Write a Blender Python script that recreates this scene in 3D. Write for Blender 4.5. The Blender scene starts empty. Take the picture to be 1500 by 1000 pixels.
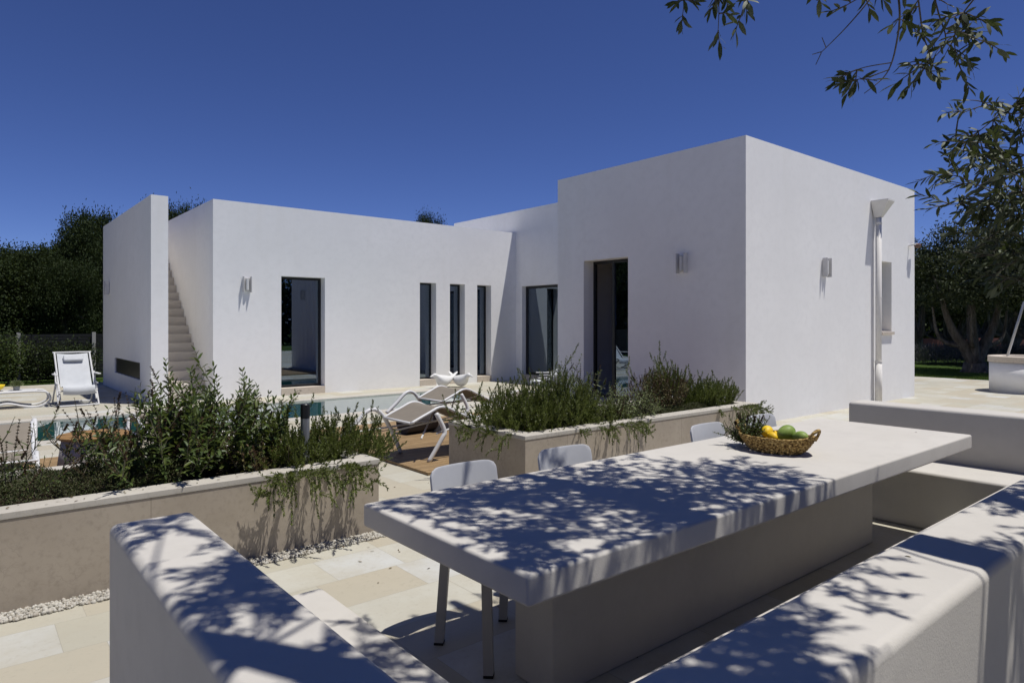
import bpy, bmesh, math, random
import numpy as np
from mathutils import Vector, Matrix

random.seed(11); rng = np.random.default_rng(11)
sc = bpy.context.scene
COL = sc.collection
PI = math.pi

# ------------------------------------------------------------ camera frame
F = 978.0; CX = 750.0; HY = 474.0; EYE = 1.6
SN, CN = math.sin(math.radians(39.6)), math.cos(math.radians(39.6))
def W(px, py, Z):                       # photo pixel + distance -> world point
    x = (px-CX)/F*Z; z = EYE+(HY-py)/F*Z
    return Vector((CN*x+SN*Z, -SN*x+CN*Z, z))
def onY(px, Y):                         # X of the photo column px on the plane y = Y
    r = (px-CX)/F; Z = Y/(CN-SN*r); return Z*(SN+CN*r)
def onX(px, X):
    r = (px-CX)/F; Z = X/(SN+CN*r); return Z*(CN-SN*r)
def proj(p):
    x = CN*p[0]-SN*p[1]; Z = SN*p[0]+CN*p[1]
    if Z < 0.05: return None
    return CX+F*x/Z, HY-F*(p[2]-EYE)/Z, Z
def on_ground(px, py, z=0.0):
    Z = F*(EYE-z)/(py-HY); return W(px, py, Z)
SA, SB = 0.20, 0.26                     # sun: per metre of height, shadow moves -SA in x, +SB in y

# ------------------------------------------------------------ materials
def mat(name, col, rough=0.6, spec=0.4, metal=0.0, build=None):
    m = bpy.data.materials.new(name); m.use_nodes = True
    nt = m.node_tree; b = nt.nodes['Principled BSDF']
    b.inputs['Base Color'].default_value = (*col, 1)
    b.inputs['Roughness'].default_value = rough
    b.inputs['Metallic'].default_value = metal
    b.inputs['Specular IOR Level'].default_value = spec
    if build: build(nt, b)
    return m
def nn(nt, t, **kw):
    n = nt.nodes.new(t)
    for k, v in kw.items():
        if k in n.inputs: n.inputs[k].default_value = v
        else: setattr(n, k, v)
    return n
def ramp(nt, src, stops):
    r = nn(nt, 'ShaderNodeValToRGB'); e = r.color_ramp.elements
    while len(e) < len(stops): e.new(0.5)
    for el, (p, c) in zip(e, stops):
        el.position = p; el.color = (*c, 1) if len(c) == 3 else c
    nt.links.new(src, r.inputs[0]); return r
def coords(nt, scale=1.0):
    g = nn(nt, 'ShaderNodeNewGeometry')
    mp = nn(nt, 'ShaderNodeMapping'); mp.inputs['Scale'].default_value = (scale,)*3 if not isinstance(scale, tuple) else scale
    nt.links.new(g.outputs['Position'], mp.inputs[0]); return mp.outputs[0]
def noise(nt, scale, detail=4, rough=0.55, vec=None):
    n = nn(nt, 'ShaderNodeTexNoise'); n.inputs['Scale'].default_value = scale
    n.inputs['Detail'].default_value = detail; n.inputs['Roughness'].default_value = rough
    nt.links.new(vec if vec is not None else coords(nt), n.inputs['Vector']); return n.outputs['Fac']
def bump(nt, b, h, strength, dist=0.01):
    n = nn(nt, 'ShaderNodeBump'); n.inputs['Strength'].default_value = strength; n.inputs['Distance'].default_value = dist
    nt.links.new(h, n.inputs['Height']); nt.links.new(n.outputs[0], b.inputs['Normal'])
def math_(nt, op, a, b=None):
    n = nn(nt, 'ShaderNodeMath'); n.operation = op
    for i, v in enumerate((a, b)):
        if v is None: continue
        if isinstance(v, (int, float)): n.inputs[i].default_value = v
        else: nt.links.new(v, n.inputs[i])
    return n.outputs[0]
def mix(nt, fac, a, b, blend='MIX'):
    n = nn(nt, 'ShaderNodeMix'); n.data_type = 'RGBA'; n.blend_type = blend
    for sock, v in ((n.inputs[0], fac), (n.inputs[6], a), (n.inputs[7], b)):
        if isinstance(v, (int, float)): sock.default_value = v
        elif isinstance(v, tuple): sock.default_value = (*v, 1)
        else: nt.links.new(v, sock)
    return n.outputs[2]

def plaster(name, c, bs=0.25, fine=90, var=0.06):
    def bd(nt, b):
        v = noise(nt, 0.9, 6, 0.6); v2 = noise(nt, 7, 5, 0.65)
        s = noise(nt, 1.6, 5, 0.6, coords(nt, (1.0, 1.0, 0.10)))
        a = mix(nt, ramp(nt, v, [(0.3, (0, 0, 0)), (0.7, (1, 1, 1))]).outputs[0], c, tuple(x*(1-var) for x in c))
        a = mix(nt, ramp(nt, v2, [(0.45, (0, 0, 0)), (0.75, (1, 1, 1))]).outputs[0], a, tuple(x*(1-var*1.3) for x in c))
        a = mix(nt, ramp(nt, s, [(0.55, (0, 0, 0)), (0.8, (.5, .5, .5))]).outputs[0], a, (c[0]*.88, c[1]*.87, c[2]*.84))
        nt.links.new(a, b.inputs['Base Color'])
        h = math_(nt, 'ADD', math_(nt, 'MULTIPLY', noise(nt, 6, 3), 0.8), noise(nt, fine, 4))
        bump(nt, b, h, bs, 0.006)
    return mat(name, c, 0.85, 0.2, build=bd)
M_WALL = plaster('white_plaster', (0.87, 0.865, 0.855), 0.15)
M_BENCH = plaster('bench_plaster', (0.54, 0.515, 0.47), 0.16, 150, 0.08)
M_STAIR = plaster('stair_stone', (0.60, 0.55, 0.48), 0.1)

def stone(name, c1, c2, c3, panel=None):
    def bd(nt, b):
        v = noise(nt, 2.2, 8, 0.62); v2 = noise(nt, 26, 8, 0.7)
        a = ramp(nt, v, [(0.3, c1), (0.5, c2), (0.72, c3)]).outputs[0]
        a = mix(nt, ramp(nt, v2, [(0.5, (0, 0, 0)), (0.72, (.75, .75, .75))]).outputs[0], a, tuple(x*0.72 for x in c2))
        # shell-like flecks and thin veins
        vo = nn(nt, 'ShaderNodeTexVoronoi'); vo.feature = 'DISTANCE_TO_EDGE'; vo.inputs['Scale'].default_value = 5
        d = nn(nt, 'ShaderNodeVectorMath'); d.operation = 'ADD'
        nz = nn(nt, 'ShaderNodeTexNoise'); nz.inputs['Scale'].default_value = 4; nz.inputs['Detail'].default_value = 6
        nt.links.new(coords(nt), nz.inputs['Vector']); nt.links.new(coords(nt), d.inputs[0]); nt.links.new(nz.outputs['Color'], d.inputs[1])
        nt.links.new(d.outputs[0], vo.inputs['Vector'])
        msk = math_(nt, 'MULTIPLY', ramp(nt, vo.outputs[0], [(0.0, (1, 1, 1)), (0.035, (0, 0, 0))]).outputs[0],
                    ramp(nt, noise(nt, 1.3, 3), [(0.5, (0, 0, 0)), (0.6, (.6, .6, .6))]).outputs[0])
        a = mix(nt, msk, a, tuple(x*0.6 for x in c2))
        if panel:
            sx = nn(nt, 'ShaderNodeSeparateXYZ'); nt.links.new(coords(nt), sx.inputs[0])
            f = math_(nt, 'ABSOLUTE', math_(nt, 'SUBTRACT', math_(nt, 'FRACT', math_(nt, 'DIVIDE', math_(nt, 'ADD', sx.outputs[0], 20.13), panel)), 0.5))
            g = math_(nt, 'GREATER_THAN', f, 0.5-0.0022/panel)
            a = mix(nt, g, a, tuple(x*0.6 for x in c2))
            pid = math_(nt, 'FLOOR', math_(nt, 'DIVIDE', math_(nt, 'ADD', sx.outputs[0], 20.13), panel))
            wn = nn(nt, 'ShaderNodeTexWhiteNoise'); wn.noise_dimensions = '1D'; nt.links.new(pid, wn.inputs['W'])
            a = mix(nt, math_(nt, 'MULTIPLY', wn.outputs[0], 0.35), a, tuple(x*0.82 for x in c2))
        nt.links.new(a, b.inputs['Base Color'])
        bump(nt, b, v2, 0.15, 0.003)
    return mat(name, c2, 0.7, 0.25, build=bd)
M_PLANTER = stone('planter_limestone', (0.34, 0.29, 0.225), (0.395, 0.34, 0.27), (0.43, 0.375, 0.30), 0.915)
M_COPING = stone('coping_stone', (0.43, 0.40, 0.345), (0.47, 0.44, 0.385), (0.50, 0.475, 0.42))
M_SILL = stone('sill_stone', (0.52, 0.46, 0.38), (0.57, 0.50, 0.42), (0.60, 0.54, 0.46))

def tiles(name):
    def bd(nt, b):
        sx = nn(nt, 'ShaderNodeSeparateXYZ'); nt.links.new(coords(nt), sx.inputs[0])
        RH = 0.40
        yy = math_(nt, 'DIVIDE', math_(nt, 'ADD', sx.outputs[1], 40.1), RH)
        row = math_(nt, 'FLOOR', yy)
        wr = nn(nt, 'ShaderNodeTexWhiteNoise'); wr.noise_dimensions = '1D'; nt.links.new(row, wr.inputs['W'])
        wid = math_(nt, 'ADD', math_(nt, 'MULTIPLY', wr.outputs[0], 0.34), 0.42)
        off = math_(nt, 'MULTIPLY', wr.outputs[0], 7.3)
        xx = math_(nt, 'DIVIDE', math_(nt, 'ADD', math_(nt, 'ADD', sx.outputs[0], 60), off), wid)
        colr = math_(nt, 'FLOOR', xx)
        cb = nn(nt, 'ShaderNodeCombineXYZ'); nt.links.new(row, cb.inputs[0]); nt.links.new(colr, cb.inputs[1])
        w2 = nn(nt, 'ShaderNodeTexWhiteNoise'); w2.noise_dimensions = '2D'; nt.links.new(cb.outputs[0], w2.inputs['Vector'])
        c = ramp(nt, w2.outputs[0], [(0.0, (0.60, 0.50, 0.36)), (0.25, (0.64, 0.56, 0.43)), (0.45, (0.68, 0.61, 0.49)),
                                     (0.65, (0.60, 0.53, 0.40)), (0.8, (0.70, 0.65, 0.575)), (1.0, (0.73, 0.69, 0.64))])
        c.color_ramp.interpolation = 'CONSTANT'
        # mottling differs per tile
        sh = nn(nt, 'ShaderNodeVectorMath'); sh.operation = 'MULTIPLY_ADD'
        nt.links.new(w2.outputs['Color'], sh.inputs[0]); sh.inputs[1].default_value = (30, 30, 30); nt.links.new(coords(nt), sh.inputs[2])
        n1 = noise(nt, 3.0, 8, 0.65, sh.outputs[0]); n2 = noise(nt, 30, 6, 0.7, sh.outputs[0])
        a = mix(nt, ramp(nt, n1, [(0.35, (0, 0, 0)), (0.7, (.65, .65, .65))]).outputs[0], c.outputs[0], (0.55, 0.46, 0.33))
        a = mix(nt, ramp(nt, n2, [(0.55, (0, 0, 0)), (0.75, (.5, .5, .5))]).outputs[0], a, (0.42, 0.35, 0.25))
        fx = math_(nt, 'ABSOLUTE', math_(nt, 'SUBTRACT', math_(nt, 'FRACT', xx), 0.5))
        fy = math_(nt, 'ABSOLUTE', math_(nt, 'SUBTRACT', math_(nt, 'FRACT', yy), 0.5))
        jx = math_(nt, 'GREATER_THAN', fx, 0.4965); jy = math_(nt, 'GREATER_THAN', fy, 0.4955)
        j = math_(nt, 'MAXIMUM', jx, jy)
        a = mix(nt, math_(nt, 'MULTIPLY', j, 0.65), a, (0.38, 0.32, 0.24))
        big = noise(nt, 0.35, 5, 0.6)      # weathering across the whole terrace
        a = mix(nt, ramp(nt, big, [(0.42, (0, 0, 0)), (0.68, (.35, .35, .35))]).outputs[0], a, (0.46, 0.42, 0.34))
        a = mix(nt, 1.0, a, (0.73, 0.79, 0.84), 'MULTIPLY')
        nt.links.new(a, b.inputs['Base Color'])
        bump(nt, b, math_(nt, 'SUBTRACT', math_(nt, 'MULTIPLY', n2, 0.3), j), 0.35, 0.005)
        r = nn(nt, 'ShaderNodeMapRange'); r.inputs['To Min'].default_value = 0.5; r.inputs['To Max'].default_value = 0.8
        nt.links.new(n1, r.inputs[0]); nt.links.new(r.outputs[0], b.inputs['Roughness'])
    return mat(name, (0.65, 0.58, 0.46), 0.6, 0.35, build=bd)
M_TILE = tiles('limestone_paving')

def wood(name, c1, c2, c3, board=0.095):
    def bd(nt, b):
        sx = nn(nt, 'ShaderNodeSeparateXYZ'); nt.links.new(coords(nt), sx.inputs[0])
        bi = math_(nt, 'FLOOR', math_(nt, 'DIVIDE', sx.outputs[1], board))
        wn = nn(nt, 'ShaderNodeTexWhiteNoise'); wn.noise_dimensions = '1D'; nt.links.new(bi, wn.inputs['W'])
        sh = nn(nt, 'ShaderNodeVectorMath'); sh.operation = 'MULTIPLY_ADD'
        nt.links.new(wn.outputs['Color'], sh.inputs[0]); sh.inputs[1].default_value = (9, 9, 9); nt.links.new(coords(nt, (1.2, 14, 14)), sh.inputs[2])
        n = noise(nt, 3, 8, 0.65, sh.outputs[0])
        a = ramp(nt, n, [(0.3, c1), (0.5, c2), (0.72, c3)]).outputs[0]
        a = mix(nt, math_(nt, 'MULTIPLY', wn.outputs[0], 0.6), a, tuple(x*0.6 for x in c2))
        nt.links.new(a, b.inputs['Base Color']); bump(nt, b, n, 0.3, 0.003)
    return mat(name, c2, 0.6, 0.3, build=bd)
M_DECK = wood('deck_wood', (0.19, 0.12, 0.055), (0.30, 0.20, 0.10), (0.38, 0.27, 0.15))
M_TEAK = wood('teak', (0.20, 0.10, 0.035), (0.28, 0.16, 0.06), (0.34, 0.21, 0.09), 0.08)

def leaf_mat(name, cols, trans=0.3, rough=0.45, spec=0.4, under=None):
    m = bpy.data.materials.new(name); m.use_nodes = True; nt = m.node_tree
    b = nt.nodes['Principled BSDF']; out = nt.nodes['Material Output']
    g = nn(nt, 'ShaderNodeNewGeometry')
    k = len(cols)
    r = ramp(nt, g.outputs['Random Per Island'], [(i/(k-1), c) for i, c in enumerate(cols)]).outputs[0]
    if under: r = mix(nt, g.outputs['Backfacing'], r, under)
    nt.links.new(r, b.inputs['Base Color'])
    b.inputs['Roughness'].default_value = rough; b.inputs['Specular IOR Level'].default_value = spec
    t = nn(nt, 'ShaderNodeBsdfTranslucent'); nt.links.new(mix(nt, 0.5, r, (0.16, 0.20, 0.03)), t.inputs[0])
    ms = nn(nt, 'ShaderNodeMixShader'); ms.inputs[0].default_value = trans
    nt.links.new(b.outputs[0], ms.inputs[1]); nt.links.new(t.outputs[0], ms.inputs[2]); nt.links.new(ms.outputs[0], out.inputs[0])
    return m
L_OLIVE = leaf_mat('olive_leaf', [(0.022, 0.034, 0.012), (0.042, 0.060, 0.022), (0.060, 0.078, 0.032), (0.03, 0.045, 0.018)], 0.12, 0.58, 0.3, (0.12, 0.14, 0.09))
L_OLIVE_FAR = leaf_mat('distant_olive_leaf', [(0.018, 0.027, 0.010), (0.036, 0.048, 0.020), (0.058, 0.070, 0.034)], 0.08, 0.6, 0.2)
L_OAK = leaf_mat('evergreen_leaf', [(0.010, 0.018, 0.006), (0.020, 0.032, 0.009), (0.036, 0.052, 0.013), (0.014, 0.027, 0.009)], 0.1, 0.65, 0.15)
L_ROSE = leaf_mat('rosemary_needle', [(0.06, 0.085, 0.016), (0.10, 0.13, 0.024), (0.15, 0.175, 0.04), (0.075, 0.10, 0.025)], 0.22, 0.5, 0.3)
L_SAGE = leaf_mat('grey_green_leaf', [(0.10, 0.13, 0.05), (0.16, 0.19, 0.085), (0.23, 0.26, 0.14), (0.11, 0.14, 0.045)], 0.25, 0.6, 0.2)
L_MINT = leaf_mat('herb_leaf', [(0.05, 0.085, 0.02), (0.085, 0.125, 0.03), (0.065, 0.10, 0.035), (0.13, 0.16, 0.035)], 0.3, 0.45, 0.4)
L_PURP = leaf_mat('dry_calyx', [(0.05, 0.028, 0.022), (0.09, 0.05, 0.035), (0.13, 0.08, 0.05)], 0.15, 0.7, 0.1)
L_OREG = leaf_mat('oregano_leaf', [(0.09, 0.075, 0.03), (0.15, 0.11, 0.05), (0.11, 0.12, 0.045), (0.20, 0.11, 0.075)], 0.25, 0.6, 0.2)
L_THYME = leaf_mat('thyme_leaf', [(0.045, 0.06, 0.022), (0.075, 0.09, 0.032), (0.06, 0.065, 0.03), (0.08, 0.06, 0.04)], 0.15, 0.6, 0.2)
L_LAV = leaf_mat('lavender_leaf', [(0.09, 0.10, 0.08), (0.13, 0.14, 0.12), (0.12, 0.10, 0.14)], 0.15, 0.7, 0.1)
L_GRASS = leaf_mat('grass_blade', [(0.05, 0.10, 0.015), (0.08, 0.14, 0.025), (0.10, 0.15, 0.03)], 0.3, 0.6, 0.2)
def barkb(nt, b):
    n = noise(nt, 9, 8, 0.7, coords(nt, (1, 1, 0.35)))
    nt.links.new(ramp(nt, n, [(0.3, (0.05, 0.04, 0.03)), (0.55, (0.13, 0.115, 0.095)), (0.75, (0.22, 0.20, 0.17))]).outputs[0], b.inputs['Base Color'])
    bump(nt, b, n, 0.8, 0.03)
M_BARK = mat('bark', (0.12, 0.1, 0.08), 0.9, 0.1, build=barkb)
M_TWIG = mat('green_twig', (0.09, 0.08, 0.055), 0.7, 0.2)
M_SOIL = mat('dark_soil', (0.045, 0.032, 0.022), 0.95, 0.1, build=lambda nt, b: bump(nt, b, noise(nt, 40, 6), 1.0, 0.03))
def grassb(nt, b):
    n = noise(nt, 1.3, 8, 0.65); n2 = noise(nt, 60, 4, 0.7)
    a = ramp(nt, n, [(0.3, (0.030, 0.060, 0.010)), (0.55, (0.055, 0.095, 0.018)), (0.75, (0.085, 0.11, 0.03))]).outputs[0]
    a = mix(nt, ramp(nt, n2, [(0.4, (0, 0, 0)), (0.7, (.6, .6, .6))]).outputs[0], a, (0.02, 0.035, 0.008))
    nt.links.new(a, b.inputs['Base Color']); bump(nt, b, n2, 0.8, 0.03)
M_GRASS = mat('lawn', (0.05, 0.09, 0.02), 0.9, 0.1, build=grassb)
def whiteb(c):
    def f(nt, b):
        n = noise(nt, 14, 5)
        nt.links.new(mix(nt, ramp(nt, n, [(0.4, (0, 0, 0)), (0.75, (.5, .5, .5))]).outputs[0], c, tuple(x*0.88 for x in c)), b.inputs['Base Color'])
    return f
M_WMETAL = mat('white_powdercoat', (0.80, 0.80, 0.80), 0.4, 0.4, build=whiteb((0.62, 0.62, 0.62)))
M_CHAIR = mat('chair_plastic', (0.60, 0.61, 0.62), 0.42, 0.4, build=whiteb((0.50, 0.51, 0.53)))
M_CHAIRLEG = mat('aluminium_leg', (0.42, 0.41, 0.40), 0.45, 0.5, 0.3)
M_LAMP = mat('lamp_metal', (0.62, 0.61, 0.60), 0.45, 0.4, build=whiteb((0.62, 0.61, 0.60)))
M_PIPE = mat('painted_pipe', (0.74, 0.72, 0.68), 0.55, 0.3, build=whiteb((0.74, 0.72, 0.68)))
M_PLASTICW = mat('white_plastic', (0.85, 0.85, 0.84), 0.4, 0.4, build=whiteb((0.68, 0.68, 0.67)))
M_STEEL = mat('steel_post', (0.35, 0.36, 0.38), 0.4, 0.5, 0.7)
M_BLACK = mat('black_frame', (0.012, 0.013, 0.016), 0.4, 0.4)
M_RUBBER = mat('black_rubber', (0.02, 0.02, 0.02), 0.8, 0.2)
M_FENCE = mat('dark_fence', (0.018, 0.020, 0.022), 0.7, 0.2)
M_FPOST = mat('pale_post', (0.36, 0.36, 0.34), 0.7, 0.2)
def fab(c):
    def f(nt, b):
        w = nn(nt, 'ShaderNodeTexWave'); w.inputs['Scale'].default_value = 60; w.inputs['Distortion'].default_value = 1
        nt.links.new(coords(nt), w.inputs[0]); bump(nt, b, w.outputs['Fac'], 0.2, 0.002)
        nt.links.new(mix(nt, noise(nt, 9), c, tuple(x*0.8 for x in c)), b.inputs['Base Color'])
    return f
M_TAUPE = mat('taupe_sling', (0.33, 0.29, 0.235), 0.8, 0.2, build=fab((0.24, 0.21, 0.17)))
M_SLINGW = mat('white_sling', (0.74, 0.76, 0.77), 0.7, 0.2, build=fab((0.56, 0.58, 0.60)))
M_GREYDRUM = mat('grey_drum', (0.34, 0.32, 0.31), 0.7, 0.2, build=whiteb((0.34, 0.32, 0.31)))
M_DARKWICK = mat('dark_wicker', (0.05, 0.045, 0.045), 0.7, 0.2, build=lambda nt, b: bump(nt, b, noise(nt, 80), 0.6, 0.01))
M_CURTAIN = mat('curtain', (0.42, 0.46, 0.52), 0.9, 0.1)
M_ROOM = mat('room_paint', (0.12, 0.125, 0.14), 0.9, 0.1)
M_YELLOW = mat('yellow_ceramic', (0.75, 0.55, 0.03), 0.35, 0.5)
def basketb(nt, b):
    n = noise(nt, 75, 3, 0.6)
    nt.links.new(ramp(nt, n, [(0.36, (0.07, 0.035, 0.012)), (0.5, (0.30, 0.19, 0.06)), (0.66, (0.58, 0.42, 0.17))]).outputs[0], b.inputs['Base Color'])
    bump(nt, b, n, 0.9, 0.006)
M_BASKET = mat('woven_straw', (0.35, 0.22, 0.1), 0.75, 0.2, build=basketb)
def peel(c1, c2):
    def f(nt, b):
        nt.links.new(mix(nt, ramp(nt, noise(nt, 16, 3), [(0.4, (0, 0, 0)), (0.65, (1, 1, 1))]).outputs[0], c1, c2), b.inputs['Base Color'])
        bump(nt, b, noise(nt, 260, 2), 0.25, 0.002)
    return f
M_LEMON = mat('lemon_peel', (0.8, 0.56, 0.02), 0.5, 0.3, build=peel((0.82, 0.58, 0.02), (0.75, 0.48, 0.02)))
M_GREEN = mat('green_peel', (0.22, 0.38, 0.06), 0.5, 0.3, build=peel((0.15, 0.24, 0.035), (0.27, 0.36, 0.09)))
M_RED = mat('terracotta_band', (0.26, 0.12, 0.10), 0.9, 0.1, build=lambda nt, b: bump(nt, b, noise(nt, 20), 0.5, 0.02))
M_CERAM = mat('grey_pot', (0.30, 0.31, 0.31), 0.6, 0.3)
M_POOL = mat('pool_lining', (0.42, 0.60, 0.58), 0.5, 0.3, build=lambda nt, b: nt.links.new(
    mix(nt, noise(nt, 1.2, 5), (0.20, 0.52, 0.50), (0.14, 0.42, 0.42)), b.inputs['Base Color']))

def glass_mat():
    m = bpy.data.materials.new('window_glass'); m.use_nodes = True; nt = m.node_tree; nt.nodes.remove(nt.nodes['Principled BSDF'])
    out = nt.nodes['Material Output']
    t = nn(nt, 'ShaderNodeBsdfTransparent'); t.inputs[0].default_value = (0.26, 0.32, 0.42, 1)
    g = nn(nt, 'ShaderNodeBsdfGlossy'); g.inputs['Roughness'].default_value = 0.0; g.inputs[0].default_value = (0.72, 0.86, 1.0, 1)
    f = nn(nt, 'ShaderNodeFresnel'); f.inputs[0].default_value = 1.5
    fac = math_(nt, 'ADD', math_(nt, 'MULTIPLY', f.outputs[0], 1.2), 0.20)
    ms = nn(nt, 'ShaderNodeMixShader'); nt.links.new(fac, ms.inputs[0]); nt.links.new(t.outputs[0], ms.inputs[1]); nt.links.new(g.outputs[0], ms.inputs[2])
    nt.links.new(ms.outputs[0], out.inputs[0]); return m
M_GLASS = glass_mat()
def water_mat():
    m = bpy.data.materials.new('pool_water'); m.use_nodes = True; nt = m.node_tree; nt.nodes.remove(nt.nodes['Principled BSDF'])
    out = nt.nodes['Material Output']
    t = nn(nt, 'ShaderNodeBsdfTransparent'); t.inputs[0].default_value = (0.42, 0.80, 0.78, 1)
    g = nn(nt, 'ShaderNodeBsdfGlossy'); g.inputs['Roughness'].default_value = 0.02
    bp = nn(nt, 'ShaderNodeBump'); bp.inputs['Strength'].default_value = 0.25; bp.inputs['Distance'].default_value = 0.010
    nt.links.new(noise(nt, 2.6, 3, 0.5), bp.inputs['Height'])
    f = nn(nt, 'ShaderNodeFresnel'); f.inputs[0].default_value = 1.33
    nt.links.new(bp.outputs[0], g.inputs['Normal']); nt.links.new(bp.outputs[0], f.inputs['Normal'])
    df = nn(nt, 'ShaderNodeBsdfDiffuse'); nt.links.new(mix(nt, noise(nt, 1.1, 4), (0.05, 0.27, 0.27), (0.10, 0.36, 0.35)), df.inputs[0])   # light scattered back by the water body
    bd_ = nn(nt, 'ShaderNodeMixShader'); bd_.inputs[0].default_value = 0.6; nt.links.new(t.outputs[0], bd_.inputs[1]); nt.links.new(df.outputs[0], bd_.inputs[2])
    ms = nn(nt, 'ShaderNodeMixShader'); nt.links.new(math_(nt, 'MULTIPLY', f.outputs[0], 0.85), ms.inputs[0]); nt.links.new(bd_.outputs[0], ms.inputs[1]); nt.links.new(g.outputs[0], ms.inputs[2])
    nt.links.new(ms.outputs[0], out.inputs[0]); return m
M_WATER = water_mat()

# ------------------------------------------------------------ mesh helpers
def tag(o, label=None, cat=None, group=None, kind=None):
    if label: o['label'] = label
    if cat: o['category'] = cat
    if group: o['group'] = group
    if kind: o['kind'] = kind
    return o
def empty(name, loc=(0, 0, 0), rz=0.0, label=None, cat=None, group=None):
    o = bpy.data.objects.new(name, None); COL.objects.link(o); o.location = loc; o.rotation_euler = (0, 0, rz)
    o.empty_display_size = 0.2
    return tag(o, label, cat, group)
class MB:
    def __init__(s): s.v = []; s.f = []
    def add(s, vs, fs):
        b = len(s.v); s.v += [tuple(p) for p in vs]; s.f += [tuple(i+b for i in f) for f in fs]; return s
    def box(s, x0, x1, y0, y1, z0, z1):
        return s.add([(x0, y0, z0), (x1, y0, z0), (x1, y1, z0), (x0, y1, z0), (x0, y0, z1), (x1, y0, z1), (x1, y1, z1), (x0, y1, z1)],
                     [(3, 2, 1, 0), (4, 5, 6, 7), (0, 1, 5, 4), (1, 2, 6, 5), (2, 3, 7, 6), (3, 0, 4, 7)])
    def prism(s, poly, z0, z1):
        n = len(poly)
        return s.add([(x, y, z0) for x, y in poly]+[(x, y, z1) for x, y in poly],
                     [tuple(range(n))[::-1], tuple(range(n, 2*n))]+[(i, (i+1) % n, n+(i+1) % n, n+i) for i in range(n)])
    def tube(s, pts, rad, seg=8, closed=False, flat=1.0):
        pts = [Vector(p) for p in pts]; n = len(pts)
        if not hasattr(rad, '__len__'): rad = [rad]*n
        rings = []; up = None
        for i, p in enumerate(pts):
            a = pts[(i-1) % n] if (closed or i > 0) else p; c = pts[(i+1) % n] if (closed or i < n-1) else p
            t = (c-a).normalized()
            if up is None:
                up = Vector((0, 0, 1)) if abs(t.z) < 0.9 else Vector((1, 0, 0))
            sdir = t.cross(up).normalized(); up = sdir.cross(t).normalized()
            rings.append([p+(sdir*math.cos(k*2*PI/seg)+up*flat*math.sin(k*2*PI/seg))*rad[i] for k in range(seg)])
        vs = [q for r in rings for q in r]; fs = []
        for i in range(n if closed else n-1):
            j = (i+1) % n
            for k in range(seg):
                k2 = (k+1) % seg; fs.append((i*seg+k, i*seg+k2, j*seg+k2, j*seg+k))
        if not closed:
            fs.append(tuple(range(seg))[::-1]); fs.append(tuple((n-1)*seg+k for k in range(seg)))
        return s.add(vs, fs)
    def bar(s, a, b, w, d=None):
        return s.tube([a, b], w*0.7071, 4)
    def lathe(s, prof, seg=32, c=(0, 0, 0), sx=1, sy=1):
        n = len(prof); vs = []
        for r, z in prof:
            for k in range(seg):
                a = 2*PI*k/seg; vs.append((c[0]+r*math.cos(a)*sx, c[1]+r*math.sin(a)*sy, c[2]+z))
        fs = [(i*seg+k, i*seg+(k+1) % seg, (i+1)*seg+(k+1) % seg, (i+1)*seg+k) for i in range(n-1) for k in range(seg)]
        fs.append(tuple(range(seg))[::-1]); fs.append(tuple((n-1)*seg+k for k in range(seg)))
        return s.add(vs, fs)
    def build(s, name, m, parent=None, smooth=False, bevel=0, seg=2, mats=None):
        me = bpy.data.meshes.new(name); me.from_pydata(s.v, [], s.f); me.update()
        me.materials.append(m)
        o = bpy.data.objects.new(name, me); COL.objects.link(o)
        if parent: o.parent = parent
        bm = bmesh.new(); bm.from_mesh(me); bmesh.ops.recalc_face_normals(bm, faces=bm.faces); bm.to_mesh(me); bm.free()
        if smooth: me.shade_smooth()
        if bevel:
            b = o.modifiers.new('bevel', 'BEVEL'); b.width = bevel; b.segments = seg; b.limit_method = 'ANGLE'; b.angle_limit = math.radians(40)
            me.shade_smooth(); 
            w = o.modifiers.new('wn', 'WEIGHTED_NORMAL'); w.keep_sharp = True
        return o
def smoothpts(pts, n=6):
    P = [Vector(p) for p in pts]; out = []
    for i in range(len(P)-1):
        p0 = P[max(i-1, 0)]; p1 = P[i]; p2 = P[i+1]; p3 = P[min(i+2, len(P)-1)]
        for k in range(n):
            t = k/n
            out.append(0.5*((2*p1)+(p2-p0)*t+(2*p0-5*p1+4*p2-p3)*t*t+(3*p1-p0-3*p2+p3)*t**3))
    out.append(P[-1]); return out

# numpy leaf clouds
TL = {  # (along, side, normal) templates and faces
 'quad': (np.array([(0, 0, 0), (.5, -.5, .0), (1, 0, 0), (.5, .5, 0)]), [(0, 1, 2, 3)]),
 'leaf': (np.array([(0, 0, 0), (.3, -.42, .10), (.3, .42, .10), (.7, -.38, .0), (.7, .38, .0), (.3, 0, -.08), (.7, 0, -.18), (1, 0, -.35)]),
          [(0, 1, 5, 5), (0, 5, 2, 2), (1, 3, 6, 5), (5, 6, 4, 2), (3, 7, 6, 6), (6, 7, 4, 4)]),
 'lance': (np.array([(0, -.12, 0), (0, .12, 0), (.35, -.5, .06), (.35, .5, .06), (.72, -.42, -.02), (.72, .42, -.02), (1, 0, -.3)]),
          [(0, 2, 3, 1), (2, 4, 5, 3), (4, 6, 5, 5)]),
}
def unit(a): return a/np.maximum(np.linalg.norm(a, axis=-1, keepdims=True), 1e-9)
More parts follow.
